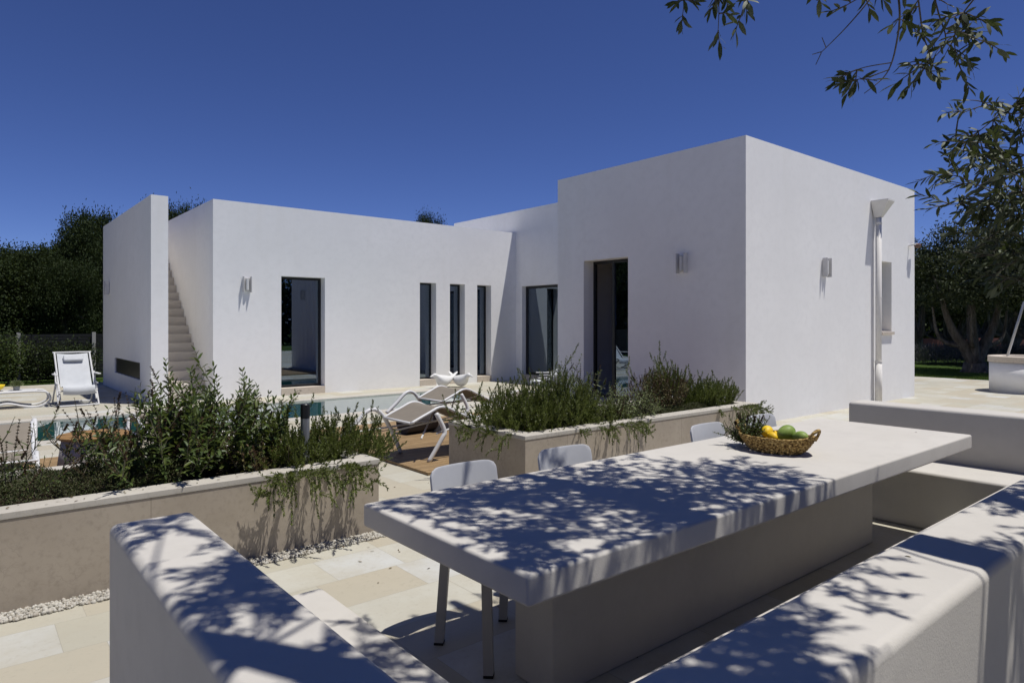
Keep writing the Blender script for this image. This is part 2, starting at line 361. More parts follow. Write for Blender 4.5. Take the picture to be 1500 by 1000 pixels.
class Cloud:
    def __init__(s): s.V = []; s.Fq = []; s.n = 0
    def leaves(s, P, D, L, Wd, kind='quad', N=None):
        P = np.asarray(P, float); D = unit(np.asarray(D, float)); k = len(P)
        if k == 0: return
        if N is None: N = rng.normal(size=(k, 3))+np.array([0, 0, 1.2])
        S = unit(np.cross(D, N)); N = np.cross(S, D)
        L = np.broadcast_to(L, (k,)).reshape(k, 1, 1); Wd = np.broadcast_to(Wd, (k,)).reshape(k, 1, 1)
        T, fs = TL[kind]
        v = P[:, None, :]+L*T[None, :, 0:1]*D[:, None, :]+Wd*T[None, :, 1:2]*S[:, None, :]+Wd*T[None, :, 2:3]*N[:, None, :]
        m = len(T); base = s.n+np.arange(k)*m
        for f in fs:
            s.Fq.append(base[:, None]+np.array(f)[None, :])
        s.V.append(v.reshape(-1, 3)); s.n += k*m
    def build(s, name, m, parent=None):
        V = np.concatenate(s.V); Fq = np.concatenate(s.Fq)
        tri = Fq[:, 2] == Fq[:, 3]
        q = Fq[~tri]; t = Fq[tri][:, :3]
        me = bpy.data.meshes.new(name); me.vertices.add(len(V)); me.vertices.foreach_set('co', V.astype(np.float32).ravel())
        nl = q.size+t.size; me.loops.add(nl)
        me.loops.foreach_set('vertex_index', np.concatenate([q.ravel(), t.ravel()]).astype(np.int32))
        me.polygons.add(len(q)+len(t))
        ls = np.concatenate([np.arange(len(q))*4, q.size+np.arange(len(t))*3]).astype(np.int32)
        me.polygons.foreach_set('loop_start', ls)
        me.update(calc_edges=True); me.validate(); me.materials.append(m)
        o = bpy.data.objects.new(name, me); COL.objects.link(o)
        if parent: o.parent = parent
        return o

# ------------------------------------------------------------ light, sky, camera
world = bpy.data.worlds.new('World'); sc.world = world; world.use_nodes = True
wn = world.node_tree; bg = wn.nodes['Background']
sky = wn.nodes.new('ShaderNodeTexSky'); sky.sky_type = 'NISHITA'; sky.sun_disc = False
EL = math.atan(1/math.hypot(SA, SB))
sky.sun_elevation = EL; sky.sun_rotation = math.atan2(SA, -SB)
sky.altitude = 1500; sky.air_density = 0.8; sky.dust_density = 0.0; sky.ozone_density = 7.0
gm = wn.nodes.new('ShaderNodeGamma'); gm.inputs[1].default_value = 1.12
tn = wn.nodes.new('ShaderNodeMix'); tn.data_type = 'RGBA'; tn.blend_type = 'MULTIPLY'; tn.inputs[0].default_value = 1; tn.inputs[7].default_value = (0.66, 0.62, 0.83, 1)
wn.links.new(sky.outputs[0], gm.inputs[0]); wn.links.new(gm.outputs[0], tn.inputs[6]); wn.links.new(tn.outputs[2], bg.inputs[0]); bg.inputs[1].default_value = 0.085
ld = bpy.data.lights.new('sun', 'SUN'); ld.energy = 4.5; ld.angle = math.radians(0.5); ld.color = (1.0, 0.965, 0.91)
lo = bpy.data.objects.new('sun', ld); COL.objects.link(lo)
lo.rotation_euler = Vector((-SA, SB, -1)).to_track_quat('-Z', 'Y').to_euler(); lo.location = (2, -2, 10)
cam = bpy.data.cameras.new('camera'); co = bpy.data.objects.new('camera', cam); COL.objects.link(co)
co.location = (0, 0, EYE); co.rotation_euler = (PI/2, 0, -math.radians(39.6))
cam.lens = F/1500*36; cam.sensor_width = 36; cam.shift_y = -26/1500; cam.clip_start = 0.05; cam.clip_end = 3000
sc.camera = co
sc.view_settings.view_transform = 'Standard'; sc.view_settings.look = 'None'; sc.view_settings.exposure = 0.0; sc.view_settings.gamma = 1

# ------------------------------------------------------------ ground, paving, pool
PX0, PX1, PY0, PY1 = -9.0, 8.75, 11.1, 13.5
def sheet(name, x0, x1, y0, y1, z, th, m, hole=None, kind='structure'):
    mb = MB()
    if hole:
        a, b, c, d = hole
        for r in ((x0, a, y0, y1), (b, x1, y0, y1), (a, b, y0, c), (a, b, d, y1)):
            mb.add([(r[0], r[2], z), (r[1], r[2], z), (r[1], r[3], z), (r[0], r[3], z)], [(0, 1, 2, 3)])
            if th: mb.box(r[0], r[1], r[2], r[3], z-th, z-0.001) if False else None
        if th:
            mb.add([(a, c, z), (b, c, z), (b, d, z), (a, d, z), (a, c, z-th), (b, c, z-th), (b, d, z-th), (a, d, z-th)],
                   [(0, 1, 5, 4), (1, 2, 6, 5), (2, 3, 7, 6), (3, 0, 4, 7)])
    else:
        mb.box(x0, x1, y0, y1, z-th, z)
    return tag(mb.build(name, m), kind=kind)
sheet('ground', -600, 900, -600, 900, -0.035, 0, M_GRASS, (PX0-.5, PX1+.5, PY0-.5, PY1+.5))
sheet('terrace_paving', -16, 22.4, -9, 21.3, 0.0, 0.12, M_TILE, (PX0-.3, PX1+.3, PY0-.3, PY1+.3))
mb = MB()   # coping ring
for r in ((PX0-.3, PX1+.3, PY0-.3, PY0), (PX0-.3, PX1+.3, PY1, PY1+.3), (PX0-.3, PX0, PY0, PY1), (PX1, PX1+.3, PY0, PY1)):
    mb.box(r[0], r[1], r[2], r[3], -0.10, 0.006)
tag(mb.build('pool_coping', M_COPING, bevel=0.006), kind='structure')
mb = MB()
mb.add([(PX0, PY0, -.1), (PX1, PY0, -.1), (PX1, PY1, -.1), (PX0, PY1, -.1), (PX0, PY0, -1.25), (PX1, PY0, -1.25), (PX1, PY1, -1.25), (PX0, PY1, -1.25)],
       [(4, 5, 6, 7), (0, 1, 5, 4), (1, 2, 6, 5), (2, 3, 7, 6), (3, 0, 4, 7)])
mb.box(6.3, PX1-.001, PY0+.001, PY1-.001, -1.24, -0.45)
tag(mb.build('pool_basin', M_POOL), kind='structure')
mb = MB(); nx, ny = 60, 12
mb.add([(PX0+(PX1-PX0)*i/nx, PY0+(PY1-PY0)*j/ny, -0.022) for j in range(ny+1) for i in range(nx+1)],
       [(j*(nx+1)+i, j*(nx+1)+i+1, (j+1)*(nx+1)+i+1, (j+1)*(nx+1)+i) for j in range(ny) for i in range(nx)])
tag(mb.build('pool_water', M_WATER), kind='structure')
# wooden decks, boards along X
def deck(name, x0, x1, y0, y1):
    mb = MB(); y = y0; bw = 0.095
    while y < y1-0.02:
        x = x0
        cuts = [x0]; c = x0+random.uniform(.8, 2.4)
        while c < x1-.5: cuts.append(c); c += 2.4
        cuts.append(x1)
        for a, b in zip(cuts, cuts[1:]): mb.box(a+.0015, b-.0015, y+.003, y+bw-.003, 0.004, 0.032)
        y += bw
    return tag(mb.build(name, M_DECK), kind='structure')
deck('wooden_deck', 3.8, 8.9, 5.98, 9.5)
deck('wooden_deck', -4.0, 2.35, 5.98, 9.45)
# pebble strip along the planters
def pebbles(name, x0, x1, y0, y1, n):
    c = Cloud(); V = []; Fs = []; ico = bmesh.new(); bmesh.ops.create_icosphere(ico, subdivisions=1, radius=1)
    tv = np.array([v.co[:] for v in ico.verts]); tf = np.array([[v.index for v in f.verts] for f in ico.faces]); ico.free()
    P = np.stack([rng.uniform(x0, x1, n), rng.uniform(y0, y1, n), rng.uniform(0.002, 0.012, n)], 1)
    S = rng.uniform(0.006, 0.013, (n, 1, 1))*rng.uniform(.6, 1.3, (n, 1, 3))
    v = P[:, None, :]+tv[None]*S; b = c.n+np.arange(n)*len(tv)
    c.V.append(v.reshape(-1, 3)); c.n = n*len(tv)
    for f in tf: c.Fq.append(b[:, None]+np.array([f[0], f[1], f[2], f[2]])[None])
    m = leaf_mat('white_pebble', [(0.20, 0.18, 0.14), (0.42, 0.40, 0.35), (0.50, 0.48, 0.43), (0.34, 0.30, 0.24)], 0.0, 0.8, 0.2)
    return tag(c.build(name, m), 'white gravel strip along the foot of the stone planters', 'gravel', kind='stuff')
pebbles('gravel_strip', -1.5, 2.52, 4.47, 4.615, 5200)

# ------------------------------------------------------------ house (voxel-style solid so that every face is real wall)
HX0, HX1 = 4.07, 12.3
HY = 474.0
LY = 14.7; MX = 9.45; MY = 5.7
wins = [  # L wing windows on plane Y = LY: x0, x1
 (onY(412, LY), onY(476, LY)), (onY(615, LY), onY(639, LY)), (onY(659, LY), onY(681, LY)), (onY(699, LY), onY(719.5, LY))]
DZ0, DZ1 = 0.155, 2.66
WD = 0.36
my0, my1 = onX(920, MX), onX(855, MX)
mwx0, mwx1 = onY(1290, MY), onY(1306, MY)
BL = [  # x0,x1,y0,y1, height, roof
 (HX0, HX1, LY, 20.2, 4.20, 3.85), (HX1, 17.2, 9.95, 17.8, 4.83, 4.45), (MX, 16.26, MY, 9.95, 4.54, 4.15)]
voids = []
for x0, x1, y0, y1, h, rf in BL:
    voids.append((x0+.3, x1-.3, y0+.3, y1-.3, rf, 99))
    voids.append((x0+WD, x1-WD, y0+WD, y1-WD, 0.16, 3.0))
for a, b in wins: voids.append((a, b, LY-1, LY+WD+.01, DZ0, DZ1))
voids.append((HX1-1, HX1+WD+.01, 11.2, 14.42, 0.16, 2.66))
voids.append((MX-1, MX+WD+.01, my0, my1, 0.16, 2.83))
voids.append((mwx0, mwx1, MY-1, MY+WD+.01, 1.44, 2.88))
solids = [(x0, x1, y0, y1, 0, h) for x0, x1, y0, y1, h, rf in BL]
FWX0, FWX1, FWY1 = 2.91, 3.22, 20.4
def voxel(solids, voids, cut=None):
    xs = sorted({v for b in solids+voids for v in b[0:2]}); ys = sorted({v for b in solids+voids for v in b[2:4]})
    zs = sorted({v for b in solids+voids for v in b[4:6] if v < 50}|{-.03})
    def inb(b, p): return b[0] < p[0] < b[1] and b[2] < p[1] < b[3] and b[4] < p[2] < b[5]
    def sol(i, j, k):
        if not (0 <= i < len(xs)-1 and 0 <= j < len(ys)-1 and 0 <= k < len(zs)-1): return False
        p = ((xs[i]+xs[i+1])/2, (ys[j]+ys[j+1])/2, (zs[k]+zs[k+1])/2)
        return any(inb(b, p) for b in solids) and not any(inb(b, p) for b in voids)
    vid = {}; vs = []; fs = []
    def V(i, j, k):
        if (i, j, k) not in vid: vid[(i, j, k)] = len(vs); vs.append((xs[i], ys[j], zs[k]))
        return vid[(i, j, k)]
    for i in range(len(xs)-1):
        for j in range(len(ys)-1):
            for k in range(len(zs)-1):
                if not sol(i, j, k): continue
                if not sol(i-1, j, k): fs.append((V(i, j, k), V(i, j, k+1), V(i, j+1, k+1), V(i, j+1, k)))
                if not sol(i+1, j, k): fs.append((V(i+1, j, k), V(i+1, j+1, k), V(i+1, j+1, k+1), V(i+1, j, k+1)))
                if not sol(i, j-1, k): fs.append((V(i, j, k), V(i+1, j, k), V(i+1, j, k+1), V(i, j, k+1)))
                if not sol(i, j+1, k): fs.append((V(i, j+1, k), V(i, j+1, k+1), V(i+1, j+1, k+1), V(i+1, j+1, k)))
                if not sol(i, j, k-1): fs.append((V(i, j, k), V(i, j+1, k), V(i+1, j+1, k), V(i+1, j, k)))
                if not sol(i, j, k+1): fs.append((V(i, j, k+1), V(i+1, j, k+1), V(i+1, j+1, k+1), V(i, j+1, k+1)))
    mb = MB(); mb.v = vs; mb.f = fs; return mb
house = empty('villa', (10, 14, 0), label='white flat-roofed modern villa of plain cubic volumes with tall dark windows', cat='house')
def hpart(mb, name, m, **kw):
    o = mb.build(name, m, **kw); o.parent = house; o.matrix_parent_inverse = Matrix.Translation((-10, -14, 0)); return o
def sub(mb, name, m, par, **kw):
    o = mb.build(name, m, **kw); o.parent = par; return o
w_ = hpart(voxel(solids, voids), 'wall', M_WALL)
# free-standing stair wall with a low slot
slot = (FWX0-1, FWX1+1, onX(205, FWX0), onX(168, FWX0), 0.42, 0.78)
sw = hpart(voxel([(FWX0, FWX1, LY, FWY1, 0, 4.15)], [(FWX0-1, FWX0+.06, slot[2], slot[3], .42, .78)]), 'stair_wall', M_WALL)
sub(MB().box(FWX0+.03, FWX0+.055, slot[2]+.004, slot[3]-.004, .424, .776), 'slot_dark_panel', M_BLACK, sw)  # black sheet standing in for the dark inside of the slot
# stairs
mb = MB(); n = 20; rise = 0.195; run = 0.225; ys0 = 15.05
poly = [(ys0, 0)]
for i in range(n): poly += [(ys0+i*run, (i+1)*rise), (ys0+(i+1)*run, (i+1)*rise)]
poly += [(ys0+n*run, 0)]
nn_ = len(poly)
mb.add([(FWX1+.002, y, z) for y, z in poly]+[(HX0-.002, y, z) for y, z in poly],
       [(i, (i+1) % nn_, nn_+(i+1) % nn_, nn_+i) for i in range(nn_)])
mb.box(FWX1+.002, HX0-.002, ys0+n*run, FWY1, 0, n*rise)
hpart(mb, 'staircase', M_STAIR)
hpart(MB().box(FWX1+.003, FWX1+.42, 14.86, ys0-.002, 0, 0.36), 'stair_block', M_STAIR, bevel=.008)

def window(axis, p, a, b, z0, z1, depth, mull=(), fw=0.055, sill=True, curtain=None, name='window', skip=()):
    """axis 'Y': opening in plane y=p spanning x a..b ; axis 'X': plane x=p spanning y a..b. Leads +depth inward."""
    d0 = p+depth; d1 = d0+0.06; e = 0.0025
    def bx(mb, u0, u1, v0, v1, zz0, zz1):
        if axis == 'Y': mb.box(u0, u1, v0, v1, zz0, zz1)
        else: mb.box(v0, v1, u0, u1, zz0, zz1)
    f = MB(); a += e; b -= e; z0 += e; z1 -= e
    bx(f, a, a+fw, d0, d1, z0, z1); bx(f, b-fw, b, d0, d1, z0, z1)
    bx(f, a+fw, b-fw, d0, d1, z0, z0+fw); bx(f, a+fw, b-fw, d0, d1, z1-fw, z1)
    for m in mull: bx(f, m-fw*.6, m+fw*.6, d0, d1, z0+fw, z1-fw)
    fr = hpart(f, name, M_BLACK, bevel=0.004)
    edges = [a+fw]+[x for m in mull for x in (m-fw*.6, m+fw*.6)]+[b-fw]
    for k in range(0, len(edges), 2):
        if k//2 in skip: continue
        g = MB(); bx(g, edges[k]+.001, edges[k+1]-.001, d0+.024, d0+.030, z0+fw+.001, z1-fw-.001)
        sub(g, 'pane', M_GLASS, fr)
    if sill:
        s = MB(); bx(s, a-e+.001, b+e-.001, p-.012, d0-.001, 0.0 if z0 < 1 else z0-.06, z0-.0005 if z0 < 1 else z0+.004)
        if z0 > 1: s = MB(); bx(s, a-.03, b+.03, p-.05, p-.001, z0-.07, z0-.01); bx(s, a, b, p-.001, d0-.001, z0-.0, z0+.006)
        sub(s, 'sill', M_SILL, fr)
    if curtain:
        c = MB(); u0, u1 = curtain; k = 26; vs = []
        for i in range(k+1):
            u = u0+(u1-u0)*i/k; v = d0+.16+.02*math.sin(i*1.9)
            for zz in (z0+.02, z1-.02): vs.append((u, v, zz) if axis == 'Y' else (v, u, zz))
        c.add(vs, [(2*i, 2*i+2, 2*i+3, 2*i+1) for i in range(k)])
        sub(c, 'curtain', M_CURTAIN, fr, smooth=True)
    return fr
a, b = wins[0]; window('Y', LY, a, b, DZ0, DZ1, 0.22, curtain=(a+.22, b-.02))
for (a, b) in wins[1:]: window('Y', LY, a, b, DZ0, DZ1, 0.24, curtain=(a+.24, b-.02), fw=.04)
window('X', HX1, 11.2, 14.42, 0.16, 2.66, 0.14, mull=(12.75,), fw=.07, name='sliding_door')
window('X', MX, my0, my1, 0.16, 2.83, 0.27, mull=(my0+.60,), name='glass_door', skip=(1,))
window('Y', MY, mwx0, mwx1, 1.44, 2.88, 0.26)
# rooms: floor and partition visible through the panes
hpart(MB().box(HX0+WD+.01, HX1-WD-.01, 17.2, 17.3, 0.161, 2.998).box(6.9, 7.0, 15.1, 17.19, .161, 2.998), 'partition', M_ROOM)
# roof rim details
hpart(MB().box(14.0, 14.05, 12.0, 12.05, 4.4, 5.0), 'roof_vent', M_PIPE)
# rain pipe with hopper
dx = onY(1280, MY)
mb = MB(); mb.tube([(dx, MY-.09, 0.0), (dx, MY-.09, 3.78)], 0.055, 14)
mb.tube([(dx, MY-.09, 0.0), (dx, MY-.09, 0.82)], 0.064, 14)
dp = hpart(mb, 'downpipe', M_PIPE, smooth=False)
for p in dp.data.polygons: p.use_smooth = len(p.vertices) == 4
mb = MB()
def fr4(cx, y0, y1, hw, z): return [(cx-hw, y0, z), (cx+hw, y0, z), (cx+hw, y1, z), (cx-hw, y1, z)]
mb.add(fr4(dx, MY-.33, MY-.004, .155, 4.05)+fr4(dx, MY-.33, MY-.004, .155, 4.02)+fr4(dx, MY-.15, MY-.03, .06, 3.72)+fr4(dx, MY-.29, MY-.03, .12, 4.05)+fr4(dx, MY-.15, MY-.04, .05, 3.80),
       [(0, 1, 5, 4), (1, 2, 6, 5), (2, 3, 7, 6), (3, 0, 4, 7), (4, 5, 9, 8), (5, 6, 10, 9), (6, 7, 11, 10), (7, 4, 8, 11),
        (0, 1, 13, 12), (1, 2, 14, 13), (2, 3, 15, 14), (3, 0, 12, 15), (12, 13, 17, 16), (13, 14, 18, 17), (14, 15, 19, 18), (15, 12, 16, 19), (16, 17, 18, 19)])
sub(mb, 'hopper', M_PIPE, dp)
for z0_, z1_, r_ in ((3.58, 3.62, .062), (.82, .86, .068), (2.1, 2.13, .060)):
    sub(MB().tube([(dx, MY-.09, z0_), (dx, MY-.09, z1_)], r_, 14), 'pipe_collar', M_PIPE, dp)

# wall lamps: two upright fins joined by a plate around a diffuser
def wall_lamp(loc, rz, label):
    t = empty('wall_lamp', loc, rz, label, 'wall lamp', 'wall lamps on the villa')
    MB().box(-.07, .07, -.012, -.001, -.14, .14).build('back_plate', M_LAMP, t)
    MB().box(-.085, -.073, -.105, -.013, -.17, .17).build('fin', M_LAMP, t)
    MB().box(.073, .085, -.105, -.013, -.17, .17).build('fin', M_LAMP, t)
    m = MB(); m.lathe([(.035, -.12), (.035, .12)], 16, (0, -.05, 0)); o = m.build('diffuser', M_PLASTICW, t); return t
wall_lamp((onY(361, LY), LY, 2.44), 0, 'pale wall lamp on the long low wing, left of its first window')
wall_lamp((MX, onX(1001, MX), 2.62), -PI/2, 'grey wall lamp on the shaded face of the tall block, right of the dark doorway')
wall_lamp((onY(1207, MY), MY, 2.61), 0, 'pale wall lamp on the sunlit face of the tall block, left of the downpipe')
wall_lamp((FWX0, onX(160, FWX0), 2.5), -PI/2, 'small wall lamp on the shaded side of the stair wall')
t = empty('wall_spotlight', (16.0, MY, 3.30), 0, 'small brown spotlight on a white arm near the right corner of the tall block', 'spotlight')
MB().tube([(-.06, -.001, 0), (-.06, -.14, 0.02)], .018, 10).build('arm', M_WMETAL, t)
m = MB(); m.lathe([(.03, -.1), (.05, -.07), (.055, .06), (.02, .08)], 16); o = m.build('lamp_head', mat('brown_enamel', (0.12, 0.065, 0.045), 0.5), t, smooth=False)
o.rotation_euler = (0, PI/2, 0); o.location = (.06, -.13, 0)

# ------------------------------------------------------------ built-in bench and table
t = empty('masonry_bench', (3.5, .75, 0), label='white rendered masonry bench with tall back running round three sides of the table', cat='bench')
def local(mb, off): mb.v = [(x-off[0], y-off[1], z-off[2]) for x, y, z in mb.v]; return mb
BX0, BX1, BY0, BYE, TH = .41, 6.58, .61, 2.765, .28
mb = MB().prism([(BX0, BY0), (BX1, BY0), (BX1, BYE), (BX1-TH, BYE), (BX1-TH, BY0+TH), (BX0+TH, BY0+TH), (BX0+TH, BYE), (BX0, BYE)], 0, .885)
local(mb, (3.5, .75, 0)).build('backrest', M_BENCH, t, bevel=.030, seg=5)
SD = .54; i0, i1, iy = BX0+TH-.004, BX1-TH+.004, BY0+TH-.004
mb = MB().prism([(i0, iy), (i1, iy), (i1, 2.79), (i1-SD, 2.79), (i1-SD, iy+SD), (i0+SD, iy+SD), (i0+SD, 2.79), (i0, 2.79)], 0.0, .45)
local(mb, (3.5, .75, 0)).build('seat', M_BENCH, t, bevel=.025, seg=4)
t = empty('masonry_table', (3.6, 2.2, 0), label='long white masonry dining table with thick slab top, dappled with leaf shadow', cat='table')
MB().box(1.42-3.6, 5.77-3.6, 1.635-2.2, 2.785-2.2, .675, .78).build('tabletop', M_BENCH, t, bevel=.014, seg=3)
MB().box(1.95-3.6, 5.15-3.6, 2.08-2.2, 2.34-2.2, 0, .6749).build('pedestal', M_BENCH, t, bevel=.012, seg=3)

# ------------------------------------------------------------ planters
def planter(x0, x1, y0, y1, h, label):
    cx = (x0+x1)/2; cy = (y0+y1)/2
    t = empty('stone_planter', (cx, cy, 0), label=label, cat='planter', group='long stone planters')
    a, b, c, d = x0-cx, x1-cx, y0-cy, y1-cy; w = .045; cw = .17
    m = MB(); m.box(a, b, c, c+w, 0, h-.04); m.box(a, b, d-w, d, 0, h-.04); m.box(a, a+w, c+w, d-w, 0, h-.04); m.box(b-w, b, c+w, d-w, 0, h-.04)
    m.build('panel', M_PLANTER, t, bevel=.003)
    e = .005
    m = MB(); m.box(a-e, b+e, c-e, c+cw, h-.0395, h); m.box(a-e, b+e, d-cw, d+e, h-.0395, h); m.box(a-e, a+cw, c+cw, d-cw, h-.0395, h); m.box(b-cw, b+e, c+cw, d-cw, h-.0395, h)
    m.build('coping', M_COPING, t, bevel=.004)
    nx, ny = 60, 12; m = MB()
    m.add([(a+w+(b-a-2*w)*i/nx, c+w+(d-c-2*w)*j/ny, h-.07+random.uniform(-.015, .02)) for j in range(ny+1) for i in range(nx+1)],
          [(j*(nx+1)+i, j*(nx+1)+i+1, (j+1)*(nx+1)+i+1, (j+1)*(nx+1)+i) for j in range(ny) for i in range(nx)])
    m.build('soil', M_SOIL, t)
PH = .56
planter(-3.5, 2.49, 4.62, 5.88, PH, 'left limestone planter behind the near end of the bench, full of tall dark herbs')
planter(4.03, 8.06, 4.68, 5.93, PH, 'right limestone planter behind the dining chairs, its corner next to the wooden deck')

# ------------------------------------------------------------ plants
def stem_path(base, az, lean, length, n=8, droop=0.0, curl=0.0):
    p = np.array(base, float); d = np.array([math.cos(az)*math.sin(lean), math.sin(az)*math.sin(lean), math.cos(lean)])
    pts = [p.copy()]; st = length/n
    for i in range(n):
        d = d+np.array([random.uniform(-.09, .09), random.uniform(-.09, .09), -droop*(i+1)/n+curl*(i+1)/n]); d /= np.linalg.norm(d)
        p = p+d*st; pts.append(p.copy())
    return np.array(pts)
def along(pts, ts):
    n = len(pts)-1; f = np.clip(ts*n, 0, n-1e-6); i = f.astype(int); u = (f-i)[:, None]
    return pts[i]*(1-u)+pts[i+1]*u, unit(pts[i+1]-pts[i])
def perp_dirs(D, ang, az):
    ref = np.where(np.abs(D[:, 2:3]) < .9, np.array([[0, 0, 1.]]), np.array([[1., 0, 0]]))
    A = unit(np.cross(D, ref)); B = np.cross(D, A)
    return unit(D*np.cos(ang)[:, None]+(A*np.cos(az)[:, None]+B*np.sin(az)[:, None])*np.sin(ang)[:, None])
def rosemary(name, c, rx, ry, n, hmin, hmax, label, trail=(), needle=.030, mat_=None, lean=1.1, group=None, dens=1.0, ww=.0068):
    t = empty(name, (c[0], c[1], c[2]), label=label, cat='rosemary' if 'rosemary' in name else 'herb', group=group)
    cl = Cloud(); sm = MB()
    paths = []
    for i in range(n):
        a = random.uniform(0, 2*PI); r = math.sqrt(random.random())
        b = (rx*r*math.cos(a)*.75, ry*r*math.sin(a)*.75, -.04)
        L = random.uniform(hmin, hmax)*(1-.25*r)
        paths.append(stem_path(b, a+random.uniform(-.5, .5), lean*r*random.uniform(.6, 1.3), L, 8, random.uniform(0, .05), random.uniform(0, .22)))
        for q in range(3):                                 # side shoots
            k = random.randint(2, 6); p0 = paths[-1 if q == 0 else -2][k]
            paths.append(stem_path(p0, random.uniform(0, 2*PI), random.uniform(.2, .9), L*random.uniform(.25, .45), 6, 0, .2))
    for (px_, py_, L, az) in trail:
        paths.append(stem_path((px_-c[0], py_-c[1], 0.02), az, 1.25, L, 12, .55, 0))
        main = paths[-1]
        for q in range(2): paths.append(stem_path((px_-c[0]+random.uniform(-.05, .05), py_-c[1], 0.03), az+random.uniform(-.4, .4), 1.2, L*random.uniform(.5, .85), 10, .55, 0))
        for q in range(6):
            p0 = main[random.randint(3, 9)]
            paths.append(stem_path(p0, az+random.uniform(-1.2, 1.2), 1.5, L*.4, 7, .35 if random.random() < .6 else -.25, 0))
    for pts in paths:
        L = np.linalg.norm(pts[1:]-pts[:-1], axis=1).sum(); k = int(L/.0030*dens)
        ts = np.sort(rng.uniform(.08, 1, k)); P, D = along(pts, ts)
        dd = perp_dirs(D, rng.uniform(.55, 1.15, k)*(1-.45*ts), rng.uniform(0, 2*PI, k))
        cl.leaves(P, dd, needle*rng.uniform(.7, 1.1, k)*(1.05-.4*ts**3), ww, 'quad')
        if random.random() < .5: sm.tube(pts, np.linspace(.0028, .0012, len(pts)), 4)
    cl.build('foliage', mat_ or L_ROSE, t); sm.build('stem', M_TWIG, t)
    return t
def leafy(name, c, rx, ry, n, hmin, hmax, label, lm, leaf=.06, ww=.022, lean=.6, spike=.5, pair=.035, cat='shrub', group=None, kind='leaf', spikemat=None, side=2):
    t = empty(name, tuple(c), label=label, cat=cat, group=group)
    cl = Cloud(); sp = Cloud(); sm = MB(); paths = []
    for i in range(n):
        a = random.uniform(0, 2*PI); r = math.sqrt(random.random())
        L = random.uniform(hmin, hmax)*(1-.2*r)
        pts = stem_path((rx*r*math.cos(a)*.6, ry*r*math.sin(a)*.6, -.04), a+random.uniform(-.4, .4), lean*r*random.uniform(.6, 1.3), L, 10, 0, random.uniform(-.03, .1))
        paths.append((pts, L, random.random() < spike))
        for q in range(side):
            p0 = pts[random.randint(3, 8)]; l2 = L*random.uniform(.2, .4)
            paths.append((stem_path(p0, random.uniform(0, 2*PI), random.uniform(.3, .9), l2, 6, 0, .15), l2, random.random() < spike*.7))
    for pts, L, spk in paths:
        k = max(3, int(L/pair)); ts = np.linspace(.12, .99 if not spk else .72, k)
        P, D = along(pts, ts); base = np.arange(k)*PI/2+random.uniform(0, 3)
        for s in (0, PI):
            ang = np.clip(1.15-.5*ts+rng.normal(0, .15, k), .3, 1.6)
            dd = perp_dirs(D, ang, base+s+rng.normal(0, .2, k)); dd[:, 2] -= .25*(1-ts)
            keep = rng.random(k) < (.55+.45*ts)
            ll = leaf*(1.15-.65*ts)*rng.uniform(.7, 1.15, k)
            cl.leaves(P[keep], dd[keep], ll[keep], ww/leaf*ll[keep], kind, N=np.tile([0, 0, 1.], (keep.sum(), 1))+rng.normal(0, .35, (keep.sum(), 3)))
        if spk:
            ts = np.linspace(.70, 1.0, 9)
            for tt in ts:
                P, D = along(pts, np.full(9, tt)); dd = perp_dirs(D, rng.uniform(.6, 1.5, 9), rng.uniform(0, 2*PI, 9))
                sp.leaves(P, dd, .012*(1.4-tt*.5), .007, 'quad')
        sm.tube(pts, np.linspace(.0038, .0013, len(pts)), 4)
    cl.build('foliage', lm, t)
    if sp.n: sp.build('flower_spike', spikemat or L_PURP, t)
    sm.build('stem', M_TWIG, t); return t
def cover(name, x0, x1, y0, y1, z, h, n, label, m=None):
    c = Cloud(); k = n
    P = np.stack([rng.uniform(x0, x1, k), rng.uniform(y0, y1, k), np.zeros(k)], 1)
    bumpy = np.sin(P[:, 0]*7.3)*np.cos(P[:, 1]*9.1)*.25+np.sin(P[:, 0]*17+2)*.12+.8
    ed = np.minimum(1, np.minimum(P[:, 1]-y0, y1-P[:, 1])/.12+.35)
    P[:, 2] = z+h*bumpy*ed*rng.random(k)**.45
    D = rng.normal(size=(k, 3)); D[:, 2] = np.abs(D[:, 2])+.3
    c.leaves(P, D, rng.uniform(.012, .024, k), .006, 'quad')
    return tag(c.build(name, m or L_THYME), label, 'ground cover', kind='stuff')
PZ = PH-.05
def PC(px, Y, z=PZ): return (onY(px, Y), Y, z)
# planter 1
cover('creeping_thyme', -1.6, 1.15, 4.80, 5.6, PZ, .16, 52000, 'low creeping thyme covering the soil of the left planter')
leafy('leafy_herb_shrub', PC(322, 5.2), .46, .42, 64, .55, .88, 'tall leafy green herb shrub in the left planter, in front of the villa corner', L_MINT, .100, .036, .6, .25, cat='herb shrub')
leafy('leafy_herb_shrub', PC(245, 5.1), .44, .38, 58, .45, .82, 'dark herb shrub with brown seed spikes in the left planter, in front of the stairs', L_MINT, .085, .030, .8, .7, cat='herb shrub')
leafy('arching_herb', PC(188, 5.2), .26, .28, 22, .45, .78, 'thin arching herb with dry reddish spikes, in front of the pool', L_OREG, .035, .012, 1.0, .95, cat='herb')
leafy('arching_herb', PC(4, 5.15), .2, .2, 16, .40, .72, 'dark spiky herb at the far left edge of the photo beside the taupe lounger', L_MINT, .05, .013, .8, .8, cat='herb')
leafy('low_herb', PC(372, 5.0), .26, .24, 34, .2, .42, 'small dark herb between the leafy shrub and the rosemary', L_OREG, .045, .018, .9, .5, cat='herb')
tr = [(onY(px, 4.66), 4.66, L, -PI/2+dz) for px, L, dz in ((412, .42, -.5), (422, .52, -.2), (434, .50, .1), (446, .42, .3), (458, .36, .7), (496, .46, .1), (508, .38, .4), (420, .36, -.9))]
